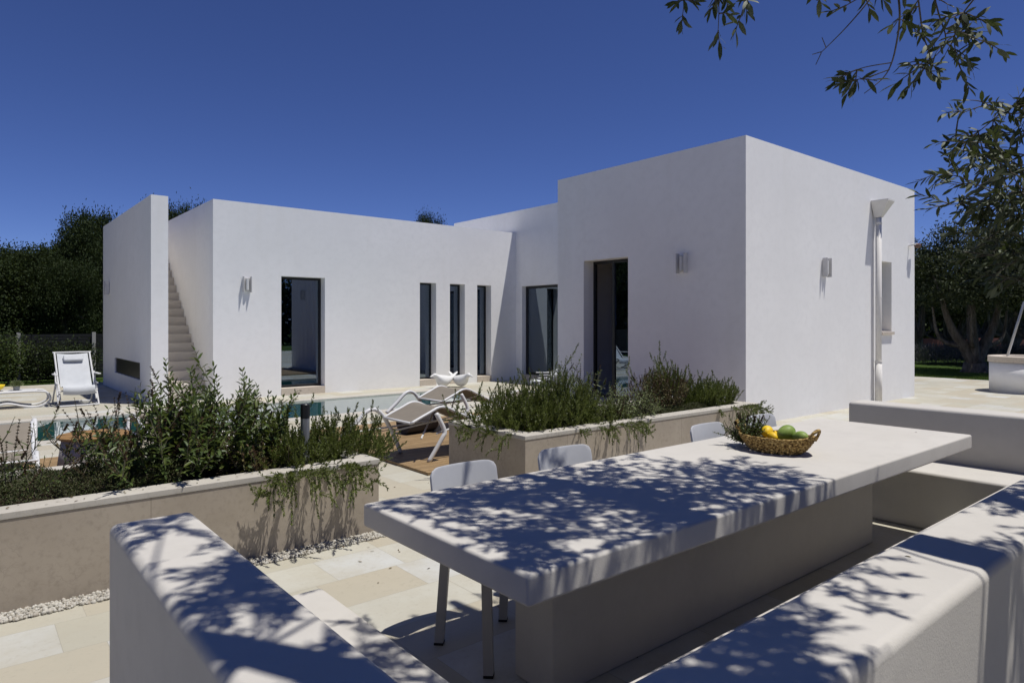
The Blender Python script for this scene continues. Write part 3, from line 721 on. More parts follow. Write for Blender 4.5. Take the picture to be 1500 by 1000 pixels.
rosemary('rosemary_bush', PC(425, 5.12), .40, .40, 120, .26, .50, 'rosemary bush around the steel post, trailing over the front of the left planter', tr)
rosemary('rosemary_bush', PC(503, 5.15), .36, .40, 100, .22, .46, 'rosemary bush at the right end of the left planter, beside the deck', [(onY(505, 4.66), 4.66, .34, -PI/2)])
t = empty('bollard_post', PC(447, 4.93, PZ-.03), label='grey steel cylinder post standing in the rosemary', cat='bollard')
m = MB(); m.lathe([(.033, 0), (.033, .40)], 20); m.build('post', M_STEEL, t)
m = MB(); m.lathe([(.0345, .401), (.0345, .505), (.03, .51)], 20); m.build('light_head', M_BLACK, t)
# planter 2
tr = [(onX(px, 4.08), 0, 0, 0) for px in (1,)]
tr2 = [(4.05, y, L, PI+dz) for y, L, dz in ((5.6, .25, .3), (5.35, .3, 0), (5.1, .3, -.3), (4.9, .36, .2))]
rosemary('rosemary_bush', (4.42, 5.3, PZ), .48, .52, 130, .28, .60, 'spreading rosemary at the left end of the right planter, hanging over its corner', tr2)
rosemary('rosemary_bush', (4.85, 5.25, PZ), .42, .48, 120, .36, .70, 'dense dark rosemary in the right planter, below the white folding chair', [(4.75, 4.72, .2, -PI/2)])
leafy('sage_bush', (5.22, 5.35, PZ), .30, .30, 56, .45, .84, 'grey-green sage with two tall brown flower stalks, left of the dark doorway', L_SAGE, .056, .020, .5, .4, cat='sage')
leafy('sage_bush', (5.85, 5.1, PZ), .50, .42, 120, .26, .52, 'rounded grey-green sage spilling over the middle of the right planter', L_SAGE, .050, .019, .95, .1, cat='sage')
rosemary('rosemary_bush', (5.35, 4.95, PZ), .36, .26, 50, .2, .36, 'low rosemary trailing over the front of the right planter behind the second chair',
         [(x, 4.72, L, -PI/2+dz) for x, L, dz in ((5.2, .3, -.4), (5.32, .42, .1), (5.45, .35, .5), (5.6, .25, .6), (5.05, .25, 0))])
leafy('oregano_bush', (6.75, 5.25, PZ), .40, .36, 95, .36, .66, 'brownish flowering oregano clump in the right planter', L_OREG, .030, .016, .6, .8, cat='oregano', pair=.025)
rosemary('upright_rosemary', (7.0, 5.4, PZ), .24, .26, 50, .45, .74, 'upright rosemary with tall pale tips behind the oregano', [], lean=.3, mat_=L_ROSE)
cover('creeping_thyme', 6.3, 7.2, 4.84, 5.1, PZ, .11, 11000, 'low cushion of thyme below the oregano in the right planter')
rosemary('rosemary_bush', (7.4, 5.2, PZ), .34, .40, 86, .26, .50, 'rosemary bush in the right planter just right of the oregano', [(7.15, 4.72, .14, -PI/2)], lean=.55)
rosemary('rosemary_bush', (7.78, 5.2, PZ), .34, .40, 90, .24, .46, 'rosemary at the far right end of the right planter, drooping behind the basket',
         [(x, 4.72, L, -PI/2+dz) for x, L, dz in ((7.62, .4, 0), (7.7, .45, .3), (7.8, .4, .5), (7.5, .35, -.2), (7.9, .35, 0.1))], lean=.8)

# dry leaves dropped on the stone
L_DRY = leaf_mat('dry_leaf', [(0.10, 0.06, 0.03), (0.16, 0.11, 0.06), (0.09, 0.10, 0.04)], 0.05, 0.8, 0.1)
cl = Cloud()
def litter(x0, x1, y0, y1, z, n, L=.035):
    P = np.stack([rng.uniform(x0, x1, n), rng.uniform(y0, y1, n), np.full(n, z)], 1); D = rng.normal(size=(n, 3)); D[:, 2] *= .12
    cl.leaves(P, D, L*rng.uniform(.5, 1.2, n), .009, 'lance', N=rng.normal(0, .25, (n, 3))+np.array([0, 0, 1.]))
litter(-1.4, 2.3, 4.63, 4.80, PH+.005, 60, .022); litter(4.1, 8.0, 4.69, 4.86, PH+.005, 50, .022); litter(-1, 4, 3.0, 4.6, .005, 22); litter(1.3, 5.5, .95, 4.4, .005, 26)
litter(2.2, 6, 4.1, 4.65, .005, 40); litter(2.5, 3.8, 4.5, 9, .005, 40); litter(1.5, 5.7, 1.66, 2.75, .7815, 3, .025); litter(1.6, 6.2, .66, .86, .8865, 3, .022)
tag(cl.build('fallen_leaves', L_DRY), 'scattered small dry leaves on the paving and planter rims', 'fallen leaves', kind='stuff')
# ------------------------------------------------------------ dining chairs
def copy_tree(o, parent=None):
    c = o.copy(); COL.objects.link(c); c.parent = parent
    for ch in list(o.children): copy_tree(ch, c)
    return c
def grid_surface(fn, nu, nv, th):
    m = MB(); vs = []
    for j in range(nv+1):
        for i in range(nu+1): vs.append(fn(i/nu, j/nv))
    m.add(vs, [(j*(nu+1)+i, j*(nu+1)+i+1, (j+1)*(nu+1)+i+1, (j+1)*(nu+1)+i) for j in range(nv) for i in range(nu)]); return m
def solidify(o, th, off=0):
    s = o.modifiers.new('solid', 'SOLIDIFY'); s.thickness = th; s.offset = off
    b = o.modifiers.new('bevel', 'BEVEL'); b.width = th*.3; b.segments = 2; b.limit_method = 'ANGLE'; return o
def dining_chair():
    t = empty('dining_chair')
    def rr(u, v, w, h, r, e=4):       # rounded rectangle map of the unit square
        x = (u-.5)*2; y = (v-.5)*2
        lim = (1-abs(y)**14*.10); lim2 = (1-abs(x)**14*.12)
        return x*w/2*lim, y*h/2*lim2
    def back(u, v):
        x, y = rr(u, v, .425, .30, .04); return (x, .0+.05*(v)-.075*(1-(2*x/.425)**2)*-1*.45, .71+y)
    o = grid_surface(back, 40, 24, 0).build('backrest', M_CHAIR, t, smooth=True); solidify(o, .013)
    o.location = (0, .02, 0)
    def seat(u, v):
        x, y = rr(u, v, .44, .43, .05); return (x, -.22+y, .455-.018*(1-(x/.22)**2)*(1-(y/.215)**2))
    o = grid_surface(seat, 30, 30, 0).build('seat', M_CHAIR, t, smooth=True); solidify(o, .014)
    m = MB(); prof = []
    for k in range(28):
        a = 2*PI*k/28; s = .17; prof.append((max(-1, min(1, math.cos(a)*1.25))*s*1.05, -.22+max(-1, min(1, math.sin(a)*1.25))*s))
    m.add([(x, y, .443) for x, y in prof]+[(x*.75, -.22+(y+.22)*.75, .40) for x, y in prof],
          [tuple(range(28)), tuple(range(28, 56))]+[(i, (i+1) % 28, 28+(i+1) % 28, 28+i) for i in range(28)])
    m.build('seat_frame', M_CHAIRLEG, t)
    for sx, sy in ((-1, -.4), (1, -.4), (-1, -.035), (1, -.035)):
        ty = sy+(.02 if sy < -.2 else -.01)
        l = MB().bar((sx*.195, ty, .44), (sx*.205, sy+(-.01 if sy < -.2 else .03), .012), .044).build('leg', M_CHAIRLEG, t)
        MB().bar((sx*.205, sy+(-.01 if sy < -.2 else .03), .0125), (sx*.205, sy+(-.01 if sy < -.2 else .03), 0), .046).build('foot_cap', M_RUBBER, l)
    for sx in (-1, 1):
        MB().tube([(sx*.17, -.02, .44), (sx*.175, .015, .52), (sx*.17, .035, .66)], .011, 8).build('back_support', M_CHAIRLEG, t, smooth=True)
    return t
ch0 = dining_chair()
CH = [(1.817, 'pale dining chair nearest the camera, its legs visible under the table corner'),
      (2.556, 'pale dining chair second from the near table end, before the planter corner'),
      (4.02, 'pale dining chair third along the table, just left of the fruit basket'),
      (4.76, 'pale dining chair furthest from the camera, behind the fruit basket')]
for i, (x, lab) in enumerate(CH):
    o = ch0 if i == 0 else copy_tree(ch0)
    o.location = (x+.24, 2.815, 0); o.rotation_euler = (0, 0, random.uniform(-.03, .03)); tag(o, lab, 'chair', 'dining chairs along the masonry table')

# ------------------------------------------------------------ fruit basket
BC = Vector((4.06, 2.235, .7805))
t = empty('wicker_basket', BC, label='oval woven straw basket full of fruit standing on the table', cat='basket')
m = MB(); nc = 10
for k in range(nc):
    f = k/(nc-1); a = .165+.085*f**.8; b = .125+.055*f**.8; z = .008+.092*f
    pts = []
    for i in range(108):
        an = 2*PI*i/108; end = abs(math.sin(an))**6
        pts.append((b*math.cos(an)*(1+.02*math.sin(an*18+k*PI)), a*math.sin(an)*(1+.015*math.sin(an*18+k*PI)), z+.02*f*f*end+.002*math.sin(an*18+k*PI)))
    m.tube(pts, .0072, 6, closed=True)
m.lathe([(.125, .004), (.125, .012)], 32, sx=1.0, sy=1.3)
m.build('bowl', M_BASKET, t, smooth=True)
for s in (-1, 1):
    pts = smoothpts([(-.06, s*.235, .10), (-.04, s*.265, .15), (0, s*.275, .165), (.04, s*.265, .15), (.06, s*.235, .10)], 5)
    m = MB(); m.tube(pts, .0085, 8)
    m.tube([(p[0], p[1]-s*.004, p[2]-.012) for p in pts], .006, 6); m.build('handle', M_BASKET, t, smooth=True)
def fruit(name, loc, r, sc3, rot, m, nub, label, cat, group=None):
    pr = []
    for k in range(15):
        a = -PI/2+PI*k/14; rr = math.cos(a)*r*(1+.04*math.sin(3*a)); z = math.sin(a)*r*sc3
        pr.append((max(rr, .003), z))
    if nub: pr[-1] = (.004, r*sc3+.012); pr.insert(-1, (.010, r*sc3+.006))
    mb = MB(); mb.lathe(pr, 24); o = mb.build(name, m, smooth=True)
    o.location = BC+Vector(loc); o.rotation_euler = rot; return tag(o, label, cat, group)
fruit('lemon', (-.01, .055, .118), .037, 1.25, (.3, 1.25, .6), M_LEMON, True, 'larger yellow lemon lying on top at the left of the basket', 'lemon', 'fruit in the basket')
fruit('lemon', (-.055, -.01, .098), .029, 1.3, (.9, 1.2, 2.2), M_LEMON, True, 'smaller yellow lemon tucked against the front rim of the basket', 'lemon', 'fruit in the basket')
fruit('lemon', (.05, .02, .075), .034, 1.2, (.2, .7, 1.2), M_LEMON, True, 'yellow lemon half hidden behind the others in the basket', 'lemon', 'fruit in the basket')
fruit('green_citrus', (.0, -.07, .124), .048, 1.3, (1.2, .3, 1.0), M_GREEN, False, 'largest green fruit in the middle of the basket', 'green fruit', 'fruit in the basket')
fruit('green_citrus', (-.01, -.165, .110), .038, 1.5, (1.35, .2, -.3), M_GREEN, False, 'green elongated fruit at the right end of the basket', 'green fruit', 'fruit in the basket')
leafy('herb_bunch', (BC.x, BC.y+.20, BC.z+.07), .08, .09, 60, .11, .24, 'dark bunch of fresh herbs stuffed in the left end of the basket', L_MINT, .028, .011, 1.0, .1, cat='herbs', pair=.014)

# ------------------------------------------------------------ pool furniture
def wave_lounger():
    t = empty('sun_lounger')
    prof = smoothpts([(-.42, 0, .50), (-.2, 0, .60), (0, 0, .67), (.25, 0, .56), (.6, 0, .40), (.95, 0, .37), (1.3, 0, .40), (1.62, 0, .47)], 5)
    n = len(prof)
    m = MB(); m.add([(p.x, y, p.z-.012*math.cos(y/.31*PI/2)) for y in (-.29, -.15, 0, .15, .29) for p in prof],
                    [(j*n+i, j*n+i+1, (j+1)*n+i+1, (j+1)*n+i) for j in range(4) for i in range(n-1)])
    o = m.build('sling', M_TAUPE, t, smooth=True); solidify(o, .006)
    for s in (-1, 1): MB().tube([(p.x, s*.31, p.z) for p in prof], .019, 8).build('side_rail', M_WMETAL, t, smooth=True)
    for x, z in ((-.42, .50), (.6, .385), (1.62, .47)): MB().tube([(x, -.31, z), (x, .31, z)], .016, 8).build('cross_bar', M_WMETAL, t, smooth=True)
    for s in (-1, 1):
        MB().tube(smoothpts([(-.18, s*.33, .0), (-.30, s*.335, .30), (-.45, s*.34, .56), (-.60, s*.34, .61), (-.78, s*.34, .45), (-.95, s*.34, .30)] if s > 0 else [(-.22, -.36, 0), (-.06, -.39, .28), (-.02, -.38, .38), (-.10, -.33, .60)], 6), .027, 8).build('leg', M_WMETAL, t, smooth=True)
        MB().tube(smoothpts([(1.3, s*.33, 0), (1.15, s*.33, .25), (.85, s*.33, .41)], 5), .020, 8).build('leg', M_WMETAL, t, smooth=True)
        MB().tube([(-.9 if s > 0 else -.1, s*.335, .34), (.1, s*.325, .38), (.9, s*.32, .36)], .013, 6).build('side_brace', M_WMETAL, t)
    MB().tube([(-.3, -.33, .3), (.3, .31, .55)], .011, 6).build('cross_brace', M_WMETAL, t)
    MB().tube([(-.3, .33, .3), (.3, -.31, .55)], .011, 6).build('cross_brace', M_WMETAL, t)
    return t
l0 = wave_lounger()
LG = [((4.32, 6.80, .032), 0, 'taupe sling lounger with white arched legs on the right deck, nearest the path'),
      ((5.75, 8.35, .032), 0.04, 'taupe sling lounger on the right deck, behind the first and nearer the pool'),
      ((.30, 8.95, .032), -PI/2-.05, 'taupe lounger at the left edge of the photo, beside the round table'),
      ((1.90, 8.95, .032), -PI/2+.08, 'lounger half hidden behind the leafy shrub, right of the round table')]
for i, (p, rz, lab) in enumerate(LG):
    o = l0 if i == 0 else copy_tree(l0)
    o.location = p; o.rotation_euler = (0, 0, rz); tag(o, lab, 'sun lounger', 'taupe sun loungers on the decks')
    o.scale = (1, 1, .74 if i >= 2 else .9)
p = on_ground(612, 636)
t = empty('wicker_cylinder', (p.x, p.y, .032), .1, 'dark hollow wicker cylinder lying on the deck beneath the loungers', 'wicker basket')
m = MB(); seg = 28; R = .17; vs = []
for x, r in ((-.26, R), (.26, R), (.26, R-.02), (-.24, R-.02)):
    for k in range(seg): vs.append((x, r*math.cos(2*PI*k/seg), R+r*math.sin(2*PI*k/seg)))
m.add(vs, [(i*seg+k, i*seg+(k+1) % seg, (i+1)*seg+(k+1) % seg, (i+1)*seg+k) for i in range(3) for k in range(seg)]+[tuple(range(3*seg, 4*seg)), tuple(range(seg))])
m.build('shell', M_DARKWICK, t, smooth=False)
m = MB(); m.tube([(.26, (R-.01)*math.cos(2*PI*k/24), R+(R-.01)*math.sin(2*PI*k/24)) for k in range(24)], .014, 6, closed=True); m.build('rim', M_GREYDRUM, t, smooth=True)
# round side table
p = W(138, 640, 6.95)
t = empty('side_table', (p.x, p.y, .032), 0, 'round teak-topped side table with tapered grey drum base', 'side table')
m = MB(); m.lathe([(.32, .395), (.33, .402), (.33, .418), (.32, .425)], 40); m.build('table_top', M_TEAK, t)
m = MB(); m.lathe([(.34, .0), (.285, .394)], 40); o = m.build('drum', M_GREYDRUM, t)
for pl in o.data.polygons: pl.use_smooth = len(pl.vertices) == 4

def deck_chair():
    t = empty('deck_chair')
    w = .30
    # reclining frame and crossing base
    for s in (-1, 1):
        MB().tube([(s*w, .62, 1.02), (s*w, .02, .34), (s*w, -.16, .13)], .017, 8).build('side_rail', M_WMETAL, t)
        MB().tube([(s*(w+.03), -.08, .43), (s*(w+.03), .18, .45), (s*(w+.03), .62, .02)], .015, 8).build('leg', M_WMETAL, t)
        MB().tube([(s*(w+.03), .05, .02), (s*(w+.03), -.22, .02), (s*(w+.03), .32, .64)], .015, 8).build('leg', M_WMETAL, t)
        MB().box(s*(w+.055)-.03, s*(w+.055)+.03, -.12, .30, .60, .622).build('armrest', M_WMETAL, t, bevel=.006)
    for y, z in ((.62, 1.02), (-.1, .30), (-.22, .02), (.62, .02)): MB().tube([(-w-.03, y, z), (w+.03, y, z)], .016, 8).build('cross_bar', M_WMETAL, t)
    prof = smoothpts([(0, .60, 1.0), (0, .36, .70), (0, .14, .42), (0, .02, .37), (0, -.2, .40), (0, -.26, .33), (0, -.24, .24)], 5); n = len(prof)
    m = MB(); m.add([(x, p.y, p.z-.02*math.cos(x/.27*PI/2)) for x in (-.265, -.13, 0, .13, .265) for p in prof],
                    [(j*n+i, j*n+i+1, (j+1)*n+i+1, (j+1)*n+i) for j in range(4) for i in range(n-1)])
    o = m.build('sling', M_SLINGW, t, smooth=True); solidify(o, .006)
    m = MB().box(-.17, .17, -.03, .03, -.07, .07); o = m.build('head_cushion', M_SLINGW, t, bevel=.028, seg=4); o.location = (0, .48, .905); o.rotation_euler = (-.68, 0, 0)
    return t
d0 = deck_chair(); d0.location = (1.78, 15.55, 0); d0.rotation_euler = (0, 0, .03)
tag(d0, 'white folding sling chair on the paving beyond the pool, left of the stair wall', 'deck chair', 'white folding deck chairs')
d1 = copy_tree(d0); d1.location = (10.45, 11.5, 0); d1.rotation_euler = (0, 0, -2.2); d1.scale = (1.1, 1.1, .72)
tag(d1, 'white folding sling chair seen above the herbs, in front of the sliding door', 'deck chair', 'white folding deck chairs')
# white bent-tube low table with a small plant
p = on_ground(30, 598)
t = empty('coffee_table', (p.x-.1, p.y, 0), 0, 'low white table of curved tube beside the pool at the far left', 'coffee table')
for s in (0, .45):
    pts = smoothpts([(-.65, s, .03), (-.35, s, .05), (-.1, s, .10), (.15, s, .04), (.38, s, .02), (.56, s, .12), (.52, s, .27), (.36, s, .31), (0, s, .31), (-.4, s, .31), (-.62, s, .30)], 5)
    MB().tube(pts, .02, 8).build('curved_frame', M_WMETAL, t, smooth=True)
MB().box(-.6, .36, .02, .43, .315, .33).build('table_top', M_WMETAL, t, bevel=.005)
for x in (-.3, .3): MB().tube([(x, 0, .31), (x, .45, .31)], .012, 6).build('cross_bar', M_WMETAL, t)
q = Vector((p.x-.05, p.y+.2, .331))
t = empty('potted_plant', q, 0, 'small green plant in a grey pot on the curved white table', 'potted plant')
m = MB(); m.lathe([(.045, 0), (.06, .07), (.056, .07)], 20); m.build('pot', M_CERAM, t, smooth=False)
c = Cloud(); k = 900; D = rng.normal(size=(k, 3)); D[:, 2] = abs(D[:, 2])+.1; D = unit(D)
c.leaves(D*rng.uniform(.02, .10, (k, 1))+np.array([0, 0, .08]), D+rng.normal(0, .3, (k, 3)), .04, .010, 'quad'); c.build('foliage', L_SAGE, t)
m = MB(); m.lathe([(.05, 0), (.12, .05), (.15, .12), (.14, .12), (.1, .06), (.04, .02)], 28); o = m.build('yellow_bowl', M_YELLOW, smooth=True)
o.location = (q.x-.32, q.y, .331); tag(o, 'bright yellow bowl on the curved white table at the left edge', 'bowl')
# bird-shaped rocking seats
def bird(loc, rz, label):
    t = empty('bird_seat', loc, rz, label, 'rocking bird', 'white bird-shaped seats by the pool')
    # body swept along x: head at -x
    st = [(-.30, .31, .012, .012), (-.275, .315, .045, .05), (-.22, .325, .062, .062), (-.17, .28, .07, .075), (-.11, .20, .13, .14), (0, .17, .165, .155), (.12, .175, .15, .135), (.22, .20, .10, .085), (.30, .25, .07, .05), (.40, .33, .055, .028), (.48, .385, .035, .015)]
    m = MB(); seg = 18; vs = []
    for x, z, ry, rz_ in st:
        for k in range(seg): vs.append((x, ry*math.cos(2*PI*k/seg), z+rz_*math.sin(2*PI*k/seg)))
    n = len(st)
    m.add(vs, [(i*seg+k, i*seg+(k+1) % seg, (i+1)*seg+(k+1) % seg, (i+1)*seg+k) for i in range(n-1) for k in range(seg)]+[tuple(range(seg))[::-1], tuple((n-1)*seg+k for k in range(seg))])
    o = m.build('body', M_PLASTICW, t, smooth=True); s = o.modifiers.new('sub', 'SUBSURF'); s.levels = 1; s.render_levels = 2
    m = MB(); m.tube([(-.285, 0, .315), (-.34, 0, .30), (-.375, 0, .285)], [.03, .02, .006], 10); m.build('beak', M_PLASTICW, t, smooth=True)
    return t
bird((9.28, 13.95, 0.0), .05, 'white bird-shaped seat in profile, its raised tail to the right')
bird((9.72, 13.72, 0.0), 1.75, 'white bird-shaped seat seen end on, beside the one in profile')

# ------------------------------------------------------------ well at the right
pw = W(1460, 574, 15.65); R = .80
cw = pw+Vector((CN*R, -SN*R, 0)); cw.z = 0
t = empty('stone_well', (cw.x, cw.y, 0), 0, 'round white well with a stone rim at the right edge', 'well')
m = MB(); m.lathe([(R, 0), (R, .70)], 56); o = m.build('drum', M_WALL, t)
for pl in o.data.polygons: pl.use_smooth = len(pl.vertices) == 4
m = MB(); prof = [(R+.03, .701), (R+.03, .83), (R+.02, .84), (R-.25, .84), (R-.25, .70)]; seg = 56
vs = [(r*math.cos(2*PI*k/seg), r*math.sin(2*PI*k/seg), z) for r, z in prof for k in range(seg)]
m.add(vs, [(i*seg+k, i*seg+(k+1) % seg, (i+1)*seg+(k+1) % seg, (i+1)*seg+k) for i in range(4) for k in range(seg)]); m.build('rim', M_SILL, t)
m = MB(); m.tube([(-.42, .35, .84), (-.12, .1, 2.1), (0, 0, 2.2), (.12, -.1, 2.1), (.42, -.35, .84)], .028, 8); m.build('iron_arch', M_STEEL, t, smooth=True)

# ------------------------------------------------------------ fence and far planting
FY = 22.6
t = empty('slat_fence', (0, FY, 0), 0, 'dark slatted fence with pale posts behind the pool terrace', 'fence')
m = MB()
for k in range(15): m.box(-16, 6, -.012, .012, .04+k*.085, .04+k*.085+.075)
m.build('slat_panel', M_FENCE, t)
for px in (-60, 27, 137, 240):
    x = onY(px, FY); MB().box(x-.045, x+.045, -.085, -.015, 0, 1.36).build('post', M_FPOST, t)

def crown_cloud(blobs, n, size, lm, name, parent, inner=.55, kind='quad', ww=.5, upright=0):
    c = Cloud(); vol = np.array([b[3]*b[4]*b[5] for b in blobs]); pr = vol**.75/np.sum(vol**.75)
    # leaf sprays: many small clumps scattered through the blobs
    for b, p in zip(blobs, pr):
        k = max(4, int(n*p)); nc = max(3, k//40)
        d = unit(rng.normal(size=(nc, 3))); r = inner+(1.06-inner)*rng.random((nc, 1))**.6
        C = np.array(b[:3])+d*r*np.array(b[3:6])
        idx = rng.integers(0, nc, k); cs = .13+.10*rng.random((nc, 1))
        P = C[idx]+rng.normal(size=(k, 3))*cs[idx]*np.array([1, 1, .75])
        D = unit(P-C[idx])*.6+rng.normal(0, .6, (k, 3))
        c.leaves(P, D, size*rng.uniform(.6, 1.2, k), size*ww, kind)
    return c.build(name, lm, parent)
def big_tree(name, loc, h, r, label, cat, lm, n=26000, size=.11, trunk=None, group='trees behind the villa', ww=.45, low=.28):
    t = empty(name, loc, random.uniform(0, 6), label, cat, group)
    blobs = []
    for i in range(34):
        a = random.uniform(0, 2*PI); f = random.random(); rr = r*math.sqrt(random.random())*.80
        zz = h*(low+(.90-low)*f); lim = math.sqrt(max(0.05, 1-((zz/h-.55)/.5)**2)); s = r*random.uniform(.17, .36); zz = min(zz, h-s*.8-.30)
        blobs.append((rr*lim*math.cos(a), rr*lim*math.sin(a), zz, s, s, s*.8))
    blobs.append((0, 0, h*.80, r*.38, r*.38, h*.12))
    crown_cloud(blobs, n, size, lm, 'crown', t, ww=ww)
    m = MB(); top = Vector((0, 0, h*.45))
    m.tube(smoothpts([(0, 0, -.05), (.05, .02, h*.2), top], 4), np.linspace(r*.12, r*.07, 9), 10)
    for b in blobs[:12]: m.tube(smoothpts([top*random.uniform(.7, 1), (b[0]*.5, b[1]*.5, (b[2]+top.z)*.5+.1), b[:3]], 3), np.linspace(r*.05, r*.012, 7), 6)
    m.build('trunk', M_BARK, t, smooth=True); return t
oak = None
OAK = [(-85, 27, 360, 2.6, 'dark evergreen tree at the far left, partly outside the photo'),
       (0, 27, 372, 2.2, 'low rounded evergreen tree at the left edge behind the fence'),
       (48, 28, 352, 1.9, 'broad evergreen tree behind the fence, left of the tallest one'),
       (95, 26.5, 372, 1.5, 'shorter evergreen in front of the tall tree, above the deck chair'),
       (136, 28, 300, 1.55, 'tallest evergreen tree behind the fence, touching the stair wall'),
       (190, 29, 345, 1.8, 'evergreen tree mostly hidden behind the stair wall'),
       (262, 31, 290, 1.7, 'evergreen treetop showing above the staircase'),
       (628, 40, 306, 1.5, 'small treetop showing above the roof of the low wing')]
protos = []
for i, (px, Y, ty, r, lab) in enumerate(OAK):
    x = onY(px, Y); Z = SN*x+CN*Y; h = EYE+(HY-ty)/F*Z
    if i < 3:
        o = big_tree('evergreen_tree', (x, Y, -.03), h, r, lab, 'tree', L_OAK, n=95000, size=.095); protos.append((o, h, r))
    else:
        s, h0, r0 = protos[i % 3]; o = copy_tree(s); o.location = (x, Y, -.03); o.scale = (r/r0, r/r0, h/h0); o.rotation_euler = (0, 0, random.uniform(0, 6)); tag(o, lab)
# climbing shrubs in front of the fence
def shrub(loc, r, h, label, lm=L_OAK, n=2300, size=.07, group='shrubs along the fence', name='fence_shrub', cat='shrub'):
    t = empty(name, loc, 0, label, cat, group)
    bl = [(random.uniform(-r, r)*.6, random.uniform(-.2, .2), h*random.uniform(.2, .8), r*.5, .22, h*.25) for _ in range(7)]
    crown_cloud(bl, n, size, lm, 'foliage', t)
    MB().tube([(0, 0, -.05), (.03, 0, h*.6)], [.03, .012], 6).build('stem', M_BARK, t); return t
for px, r, h, lab in ((-5, .5, 1.5, 'dark shrub before the fence at the left edge'), (12, .4, 1.25, 'yellow-green climbing shrub left of the first fence post'),
                      (55, .5, 1.1, 'dark climbing shrub on the fence, right of the first post'), (85, .5, 1.2, 'shrub behind the left rail of the white deck chair'),
                      (118, .4, 1.0, 'shrub on the fence just right of the white deck chair')):
    shrub((onY(px, FY-.35), FY-.35, -.03), r, h, lab, L_MINT if px == 12 else L_OAK)

# grass verge
def blades(name, x0, x1, y0, y1, n, label):
    c = Cloud(); P = np.stack([rng.uniform(x0, x1, n), rng.uniform(y0, y1, n), np.full(n, -.035)], 1)
    D = rng.normal(0, .35, (n, 3)); D[:, 2] = 1
    c.leaves(P, D, rng.uniform(.03, .075, n), .012, 'quad'); return tag(c.build(name, L_GRASS), label, 'grass', kind='stuff')
blades('grass', -8, 3, 21.32, 22.6, 26000, 'narrow grass verge between the paving and the dark fence')
blades('lawn_grass', 22.42, 27.5, 2.5, 12, 60000, 'lawn beyond the paving on the right, under the olive trees')

# olive grove at the right
def olive(name, loc, h, r, label, seed, lean=(0, 0), n=27000, low=.50):
    random.seed(seed)
    t = empty(name, loc, 0, label, 'olive tree', 'olive trees on the lawn')
    m = MB(); fork = Vector((0, 0, .35)); ends = []
    m.tube([(0, 0, -.08), (.02, 0, .12), fork], [.52, .38, .33], 12)
    for a, l in ((2.5, 1.0), (.55, 1.0), (1.5, .7), (4.4, .8)):
        d = Vector((CN*math.cos(a), -SN*math.cos(a), 0))+Vector((SN, CN, 0))*.35*math.sin(a)
        p1 = fork+d*.35*l+Vector((0, 0, .5)); p2 = p1+d*.5*l+Vector((0, 0, .7)); p3 = p2+d*.35+Vector((0, 0, 1.0))
        m.tube(smoothpts([fork, p1, p2, p3], 5), np.linspace(.24*l, .06, 16), 9); ends.append(p3)
        p4 = p1+d*.9+Vector((0, 0, .3)); p5 = p4+d*.25+Vector((0, 0, 1.1))
        m.tube(smoothpts([p1, p4, p5], 5), np.linspace(.09, .03, 11), 7); ends.append(p5)
    blobs = []
    for i in range(30):
        a = random.uniform(0, 2*PI); rr = r*math.sqrt(random.random())*.85; zz = h*random.uniform(low, .9)
        s = r*random.uniform(.18, .34); blobs.append((rr*math.cos(a), rr*math.sin(a), zz, s, s, s*.85))
        if i % 3 == 0:
            e = min(ends, key=lambda q: (q-Vector(blobs[-1][:3])).length); m.tube(smoothpts([e, (e+Vector(blobs[-1][:3]))/2+Vector((0, 0, .1)), blobs[-1][:3]], 3), np.linspace(.045, .012, 7), 6)
    m.build('trunk', M_BARK, t, smooth=True)
    crown_cloud(blobs, n, .15, L_OLIVE_FAR, 'crown', t, inner=.2, ww=.33)
    random.seed(seed+1); return t
p = on_ground(1428, 545)
o1 = olive('olive_tree', (p.x, p.y, -.03), 5.0, 2.05, 'olive tree with a forked twisted trunk on the lawn, left of the well', 5)
OL = [(1346, 31, 5.5, 1.5, 'olive tree at the corner of the tall block, behind the lavender', 0), (1395, 37, 4.3, 2.4, 'olive tree in the second row behind the forked one', 1),
      (1480, 33, 5.6, 2.6, 'olive tree behind the well, right of the forked one', 2), (1530, 26, 5.4, 3.0, 'olive tree at the right edge, half outside the photo', 3),
      (1325, 40, 5.0, 2.6, 'olive tree far back, mostly hidden by the tall block', 4), (1435, 46, 4.9, 3.2, 'distant olive tree between the trunks', 5), (1505, 44, 5.8, 3.4, 'distant olive tree behind the well', 6)]
for px, Z, h, r, lab, k in OL:
    q = W(px, HY, Z); o = copy_tree(o1); o.location = (q.x, q.y, -.03); o.rotation_euler = (0, 0, k*1.3+.7); o.scale = (r/2.05, r/2.05, h/5.0); tag(o, lab)
# lavender band, low red-brown wall
def bandpts(px0, px1, Z): return W(px0, HY, Z), W(px1, HY, Z)
a, b = bandpts(1300, 1560, 27.5)
c = Cloud(); k = 26000; u = rng.random((k, 1)); P = np.array(a)[None]*(1-u)+np.array(b)[None]*u
P[:, 0] += rng.normal(0, .5, k); P[:, 1] += rng.normal(0, .5, k); P[:, 2] = rng.random(k)**.6*(.55+.2*np.sin(u[:, 0]*60))-.03
D = rng.normal(0, .4, (k, 3)); D[:, 2] = 1; c.leaves(P, D, .12, .02, 'quad')
tag(c.build('lavender_border', L_LAV), 'band of greyish lavender behind the lawn, under the olive trees', 'lavender', kind='stuff')
a, b = bandpts(1290, 1600, 40)
d = (b-a).normalized(); nrm = Vector((-d.y, d.x, 0))*.2
m = MB(); m.prism([(a.x, a.y), (b.x, b.y), (b.x+nrm.x, b.y+nrm.y), (a.x+nrm.x, a.y+nrm.y)], -.03, .72); o = m.build('boundary_wall', M_RED)
